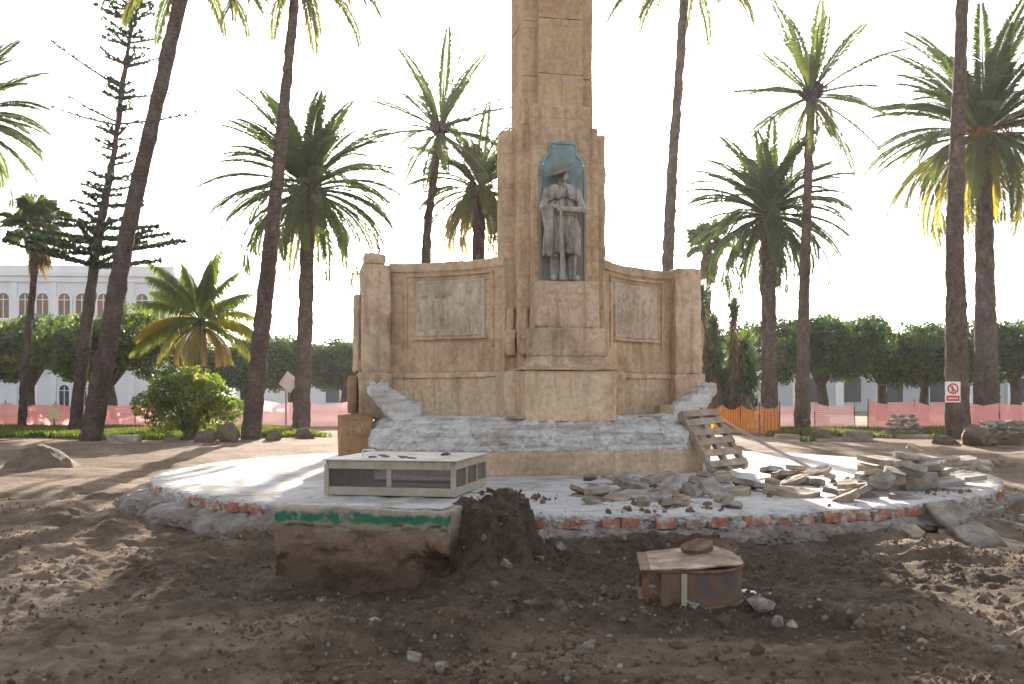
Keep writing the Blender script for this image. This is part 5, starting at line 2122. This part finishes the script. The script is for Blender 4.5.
for px, py, s, lab, pale in (
        (505, 590, .095, 'pinkish white stone in the earth right of the stump', True),
        (476, 578, .07, 'pale stone high in the earth bank right of the stump', True),
        (484, 585, .05, 'small white stone in the earth bank beside the stump', True),
        (643, 620, .085, 'rounded grey stone before the open end of the rusty drum', False),
        (604, 599, .05, 'small white stone left of the rusty drum', True),
        (527, 615, .055, 'small white stone in the mud between stump and drum', True),
        (760, 622, .13, 'grey brown stone right of the rusty drum', False),
        (778, 634, .08, 'small grey stone right of the litter by the drum', False),
        (692, 629, .05, 'small brown stone before the rusty drum', False),
        (415, 662, .09, 'grey stone in the mud at the bottom edge', False),
        (442, 672, .07, 'smaller grey stone at the bottom edge', False),
        (497, 626, .07, 'brown stone before the stump corner', False),
        (540, 574, .07, 'white broken piece under the platform edge', True),
        (560, 560, .09, 'grey broken piece at the foot of the platform edge', False),
        (880, 568, .12, 'pale stone in the hollow under the platform edge', True),
        (865, 560, .09, 'small pale stone in the hollow under the platform edge', True),
        (820, 560, .08, 'grey stone below the brick rim right of the drum', False),
        (140, 532, .07, 'small grey stone left of the platform edge', False),
        (118, 512, .06, 'small white stone beside the left platform edge', True),
        (225, 548, .09, 'pale flat stone between the platform and the stump', True),
        (66, 606, .045, 'white scrap of stone in the left foreground dirt', True),
        (590, 655, .06, 'grey stone in the foreground below the drum', False),
        (1000, 655, .06, 'brown stone in the right foreground', False)):
    rock(px, py, gd(py), s, lab, pale=pale)

# gravel and clods, past counting
rnd = np.random.default_rng(640)
ico = np.array([(0, 0, 1), (.9, 0, .35), (.28, .85, .4), (-.72, .5, .45), (-.7, -.55, .3), (.25, -.85, .4), (.7, .55, -.5), (-.3, .85, -.45), (-.9, 0, -.4), (-.2, -.85, -.5), (.7, -.5, -.5), (0, 0, -.9)])
icf = [(0, 1, 2), (0, 2, 3), (0, 3, 4), (0, 4, 5), (0, 5, 1), (1, 6, 2), (2, 7, 3), (3, 8, 4), (4, 9, 5), (5, 10, 1), (6, 7, 2), (7, 8, 3), (8, 9, 4), (9, 10, 5), (10, 6, 1), (11, 7, 6), (11, 8, 7), (11, 9, 8), (11, 10, 9), (11, 6, 10)]
icf = np.array(icf)


def scatter(n, ranges, smin, smax, seedv, zfun):
    mb = MB()
    d = np.exp(rnd.uniform(math.log(ranges[2]), math.log(ranges[3]), n))
    x = (rnd.uniform(ranges[0], ranges[1], n) - HX) * d / F
    dens = fbm(np.c_[x, d], .9, 3, seedv)
    ok = dens > rnd.uniform(-.75, .55, n)
    x, d = x[ok], d[ok]
    r = np.hypot(x - PC[0], d - PC[1])
    u, v = block_local(x, d)
    ok = (r > PR + .2) & ((x > -2.6 + .3 * np.sin(d)) | (rnd.random(len(x)) < .55)) & ~((np.abs(u) < 1.0) & (v > -.05) & (v < 2.8))
    x, d = x[ok], d[ok]
    n = len(x)
    z = zfun(x, d)
    s = smin * (smax / smin) ** (rnd.random(n) ** 2.2)
    ang = rnd.uniform(0, 6.28, n)
    sq = rnd.uniform(.5, 1.0, (n, 3))
    V = ico[None] * sq[:, None] * s[:, None, None] * (1 + rnd.uniform(-.2, .2, (n, 12, 1)))
    ca, sa = np.cos(ang)[:, None], np.sin(ang)[:, None]
    V = np.stack([V[..., 0] * ca - V[..., 1] * sa, V[..., 0] * sa + V[..., 1] * ca, V[..., 2]], -1)
    V += np.stack([x, d, z + s * .18], -1)[:, None]
    Fc = (icf[None] + np.arange(n)[:, None, None] * 12).reshape(-1, 3)
    mb.add(V.reshape(-1, 3), Fc, np.repeat(rnd.uniform(.02, 1, n), 12))
    return mb


def gravel_mat():
    k = NT('gravel_bits')
    a = k.n('ShaderNodeAttribute', attribute_name='tint')
    c = k.ramp(a.outputs['Fac'], [(0, (.08, .054, .037)), (.6, (.13, .09, .062)), (.93, (.17, .122, .088)), (.985, (.26, .21, .17)), (1, (.33, .29, .25))])
    return k.done(c, .95, k.bump(k.noise(k.coord(), 40, 4, .7), .5, .01), 0, .1)


mb = scatter(46000, (-40, 1064, 6.2, 19, ), .006, .038, 3, lambda x, y: ground_h(x, y))
tag(mb.build('gravel', gravel_mat()), 'loose pebbles and clods strewn over the dug soil', 'gravel', kind='stuff')
mb = scatter(1500, (200, 1064, 6.4, 13.5), .02, .09, 8, lambda x, y: ground_h(x, y) - .012)
tag(mb.build('soil_clods', gravel_mat()), 'clods of dug earth in the pit before the platform', 'clods', kind='stuff')
# crumbs of mortar strewn on the front of the platform
n = 1500
a = rnd.uniform(R(222), R(330), n)
r = rnd.uniform(5.6, 8.0, n)
x, y = PC[0] + r * np.cos(a), PC[1] + r * np.sin(a)
ok = fbm(np.c_[x, y], .9, 3, 5) > rnd.uniform(-.4, .5, n)
u, v = block_local(x, y)
ok &= ~((np.abs(u) < 1.0) & (v > -.05) & (v < 2.8)) & (x > .0)
x, y = x[ok], y[ok]
n = len(x)
s = .012 * (.085 / .012) ** (rnd.random(n) ** 2.0)
V = ico[None] * rnd.uniform(.5, 1, (n, 1, 3)) * s[:, None, None] * (1 + rnd.uniform(-.25, .25, (n, 12, 1)))
V += np.stack([x, y, .50 + s * .2], -1)[:, None]
mb = MB().add(V.reshape(-1, 3), (icf[None] + np.arange(n)[:, None, None] * 12).reshape(-1, 3), np.repeat(rnd.uniform(.3, 1, n), 12))
tag(mb.build('rubble_crumbs', gravel_mat()), 'crumbs of mortar and stone on the front of the platform', 'rubble', kind='stuff')

# ------------------------------------------------------------------ rusty drum with warped lid, and litter
dc = pt(688, 616, 9.1)
dz = gh(dc.x, dc.y) + .02
drum = empty('rusty_drum', (dc.x, dc.y, dz), R(-5), 'rusty open ended drum casing with a warped plate on top, lying in the pit', 'drum')


def dshape(x0, x1, hw, n=28):
    r = hw
    pts = [(x0, hw), (x0, -hw)]
    for k in range(n + 1):
        a = -math.pi / 2 + math.pi * k / n
        pts.append((x1 - r * .92 + r * .92 * math.cos(a), r * math.sin(a)))
    return pts


def plate(pts, z0, z1):
    return MB().rings([[(x, y, z0) for x, y in pts], [(x, y, z1) for x, y in pts]])


plate(dshape(-.45, .50, .50), .02, .05).build('bottom_plate', M['rust'], drum, bevel=.006)
plate(dshape(-.45, .50, .50), .335, .362).build('top_plate', M['rust'], drum, bevel=.006)
wall = dshape(-.27, .475, .485)
inn = dshape(-.255, .46, .47)
MB().rings([[(x, y, .051) for x, y in wall], [(x, y, .334) for x, y in wall], [(x, y, .334) for x, y in inn], [(x, y, .051) for x, y in inn]], False, False).build('drum_wall', M['rust_blue'], drum, smooth=False)
for y in (-.44, .44):
    MB().box((-.43, y - .03, .051), (-.37, y + .03, .334)).build('post', M['rust'], drum, bevel=.004)
MB().box((-.10, -.505, .052), (-.05, -.487, .333)).build('white_strip', M['metal_beige'], drum, bevel=.003)
mb = MB()
pp = dshape(-.36, .49, .49, 30)
rs = []
for sc, dz2 in ((1.0, 0), (1.0, .014), (.7, .014), (.35, .014), (.02, .014)):
    rs.append([(x * sc, y * sc, .366 + dz2 + .055 * max(0, (y * sc + .1)) ** 1.2 * (1 + math.sin(x * sc * 5)) + .02 * math.sin(x * sc * 7)) for x, y in pp])
mb.rings(rs)
mb.build('warped_plate', M['rust_pale'], drum, bevel=.003)
o = slab_mesh(651, .34, .26, .05).build('rust_flake', M['rust'])
o.location = drum.location + Vector((.12, .22, .46))
o.rotation_euler = (R(14), R(-18), R(20))
tag(o, 'curled rusty scrap lying on the plate of the drum', 'scrap')


def sheet(name, c, w, l, rot, mat, seed, label, cat):
    mb = MB()
    n = 10
    gx_, gy_ = np.meshgrid(np.linspace(-w / 2, w / 2, n), np.linspace(-l / 2, l / 2, n))
    v = np.c_[gx_.ravel(), gy_.ravel(), np.zeros(n * n)]
    h = fbm(v, 7, 3, seed) * .025 + .02
    top, bot = v.copy(), v.copy()
    top[:, 2], bot[:, 2] = h, h - .006
    mb.add(top, grid_faces(n, n))
    mb.add(bot, grid_faces(n, n)[:, ::-1])
    o = mb.build(name, M[mat], smooth=True)
    o.location = (c.x, c.y, gh(c.x, c.y) + .015)
    o.rotation_euler = (R(rot[0]), R(rot[1]), R(rot[2]))
    return tag(o, label, cat)


sheet('paper_scrap', pt(689, 626, gd(626)), .17, .08, (22, 14, -18), 'blue_paper', 3, 'crumpled pale blue paper scrap below the rusty drum', 'litter')
sheet('yellow_scrap', pt(665, 618, gd(618)), .06, .13, (40, 0, 5), 'yellow', 4, 'small yellow plastic scrap below the rusty drum', 'litter')
sheet('paper_scrap', pt(751, 601, gd(601)), .16, .14, (14, 8, 20), 'white_paint', 5, 'crumpled white paper right of the rusty drum', 'litter')
sheet('wrapper', pt(767, 604, gd(604)), .15, .10, (18, -12, -25), 'red_paper', 6, 'red and white wrapper right of the rusty drum', 'litter')
p = pt(768, 600, gd(603))
mb = MB()
mb.tube([(p.x, p.y, gh(p.x, p.y) - .03), (p.x + .02, p.y, gh(p.x, p.y) + .08), (p.x + .05, p.y - .01, gh(p.x, p.y) + .18)], [.006, .005, .003], 5)
for k in range(4):
    z = gh(p.x, p.y) + .05 + .035 * k
    s = 1 if k % 2 else -1
    mb.add([(p.x + .02, p.y, z), (p.x + .02 + s * .03, p.y - .01, z + .015), (p.x + .02 + s * .065, p.y, z + .035), (p.x + .02 + s * .03, p.y + .012, z + .02)], [(0, 1, 2, 3)])
tag(mb.build('weed_sprig', M['grass']), 'tiny green sprig growing beside the litter', 'plant')

# ------------------------------------------------------------------ far ground: heap, blocks, stone stacks
p = pt(42, 466, 24.5)
p.z = gh(p.x, p.y)
mb = MB()
rs = []
for k in range(16):
    t = k / 15
    r = .92 * (1 - t ** 1.7) ** .8 + .02
    rs.append([(r * math.cos(a) * .95, r * math.sin(a), -.20 + .72 * t) for a in np.linspace(0, 2 * math.pi, 60, endpoint=False)])
mb.rings(rs, False, True)
mb.displace(lambda v: vfbm(v, 3.2, 5, 701) * .05 + vfbm(v, 14, 3, 705) * .015)
o = mb.build('soil_heap', M['heap'], smooth=True)
o.location = p
tag(o, 'small cone of dark grit heaped at the left edge of the site', 'heap')


def kerb(px, py, d, w, dd_, h, rz, mat, label, seed, name='concrete_block', cat='block'):
    q = pt(px, py, d)
    mb = MB()
    rough_box(mb, (-w / 2, 0, -.05), (w / 2, dd_, h), .08, .012, 5, seed, .04)
    o = mb.build(name, M[mat])
    o.location = (q.x, q.y, gh(q.x, q.y))
    o.rotation_euler = (0, 0, rz)
    return tag(o, label, cat)


kerb(861, 444, 33.5, .9, .5, .36, R(6), 'slab', 'grey concrete block on the grass edge before the forked tree', 711)
kerb(121, 441, 34, 1.1, .5, .22, R(-4), 'slab_pale', 'pale flat concrete block at the foot of the leaning palm', 712)
kerb(905, 438, 37, 2.2, 1.2, .14, R(3), 'slab_brown', 'low brown stone bed under the stack of flat stones', 713, 'stone_bed', 'slab')
kerb(790, 440, 36, .8, .5, .16, R(12), 'slab_brown', 'small dark kerb stone on the grass right of the orange netting', 714)
for px, py, d, s, lab in ((228, 441, 33.2, .60, 'large earthy boulder between the round bush and the bent palm'), (205, 442, 33, .45, 'smaller earthy boulder left of the bent palm'), (272, 441, 33.5, .35, 'small pale boulder right of the bent palm'), (303, 438, 35, .42, 'low boulder at the foot of the full crowned palm'), (975, 450, 30.5, .75, 'broad low boulder before the signed palm'), (945, 448, 31, .42, 'small boulder left of the broad low boulder'), (820, 440, 36, .40, 'small boulder on the grass between two palms'), (170, 441, 34, .4, 'low boulder under the left side of the round bush')):
    rock(px, py, d, s, lab, 'boulder', pale=False, cat='boulder')
# flat stones stacked before the signed palm
q = pt(906, 437, 37.4)
gz0 = gh(q.x, q.y) + .12
for lay in range(5):
    m = (6, 6, 5, 4, 3)[lay]
    for i in range(m):
        x = q.x + (i - (m - 1) / 2) * .26 + random.uniform(-.05, .05)
        y = q.y + .35 + random.uniform(-.15, .15)
        o = put('flat_stone', RK[random.randrange(7)], (x, y, gz0 + .07 + lay * .15), (random.uniform(-.1, .1), random.uniform(-.1, .1), random.uniform(0, 6.28)), (.19, .19, .12))
        tag(o, 'rough flat stone in the stack left of the signed palm', 'stone', 'flat stones stacked left of the signed palm')
q = pt(1012, 455, 31)
gz1 = gh(q.x, q.y)
cr = empty('timber_crate', (q.x, q.y, gz1), R(4), 'dark timber crate holding rough stones at the right edge', 'crate')
mb = MB()
for z in (.02, .20):
    rough_box(mb, (-1.0, -.03, z), (1.0, 0, z + .15), .08, .004, 8, int(z * 100), .01)
    rough_box(mb, (-1.0, 1.0, z), (1.0, 1.03, z + .15), .08, .004, 8, int(z * 100) + 1, .01)
    rough_box(mb, (-1.03, -.03, z), (-1.003, 1.03, z + .15), .08, .004, 8, int(z * 100) + 2, .01)
    rough_box(mb, (1.003, -.03, z), (1.03, 1.03, z + .15), .08, .004, 8, int(z * 100) + 3, .01)
mb.build('boards', M['rust'], cr)
MB().box((-.99, .01, .02), (.99, .99, .08)).build('floor', M['rust'], cr)
for lay in range(4):
    m = (7, 7, 6, 5)[lay]
    for i in range(m):
        for jj in (.3, .7):
            o = put('rough_stone', RK[random.randrange(7)], (q.x + (i - (m - 1) / 2) * .27 + random.uniform(-.05, .05), q.y + jj, gz1 + .18 + lay * .16), (random.uniform(-.2, .2), random.uniform(-.2, .2), random.uniform(0, 6.28)), (.19, .19, .13))
            tag(o, 'rough stone heaped in the timber crate at the right edge', 'stone', 'rough stones in the timber crate')

# ------------------------------------------------------------------ bright hazy air against the low sun
hz = NT('hazy_air')
hz.t.nodes.remove(hz.b)
vp = hz.n('ShaderNodeVolumePrincipled')
vp.inputs['Color'].default_value = (.95, .95, .97, 1)
vp.inputs['Density'].default_value = .0002
vp.inputs['Anisotropy'].default_value = .55
hz.l(vp.outputs[0], hz.out.inputs['Volume'])
hbox = MB().box((-430, -100, -3), (430, 705, 45)).build('haze', hz.m)
tag(hbox, 'bright thin haze in the air over the whole park', 'haze', kind='stuff')
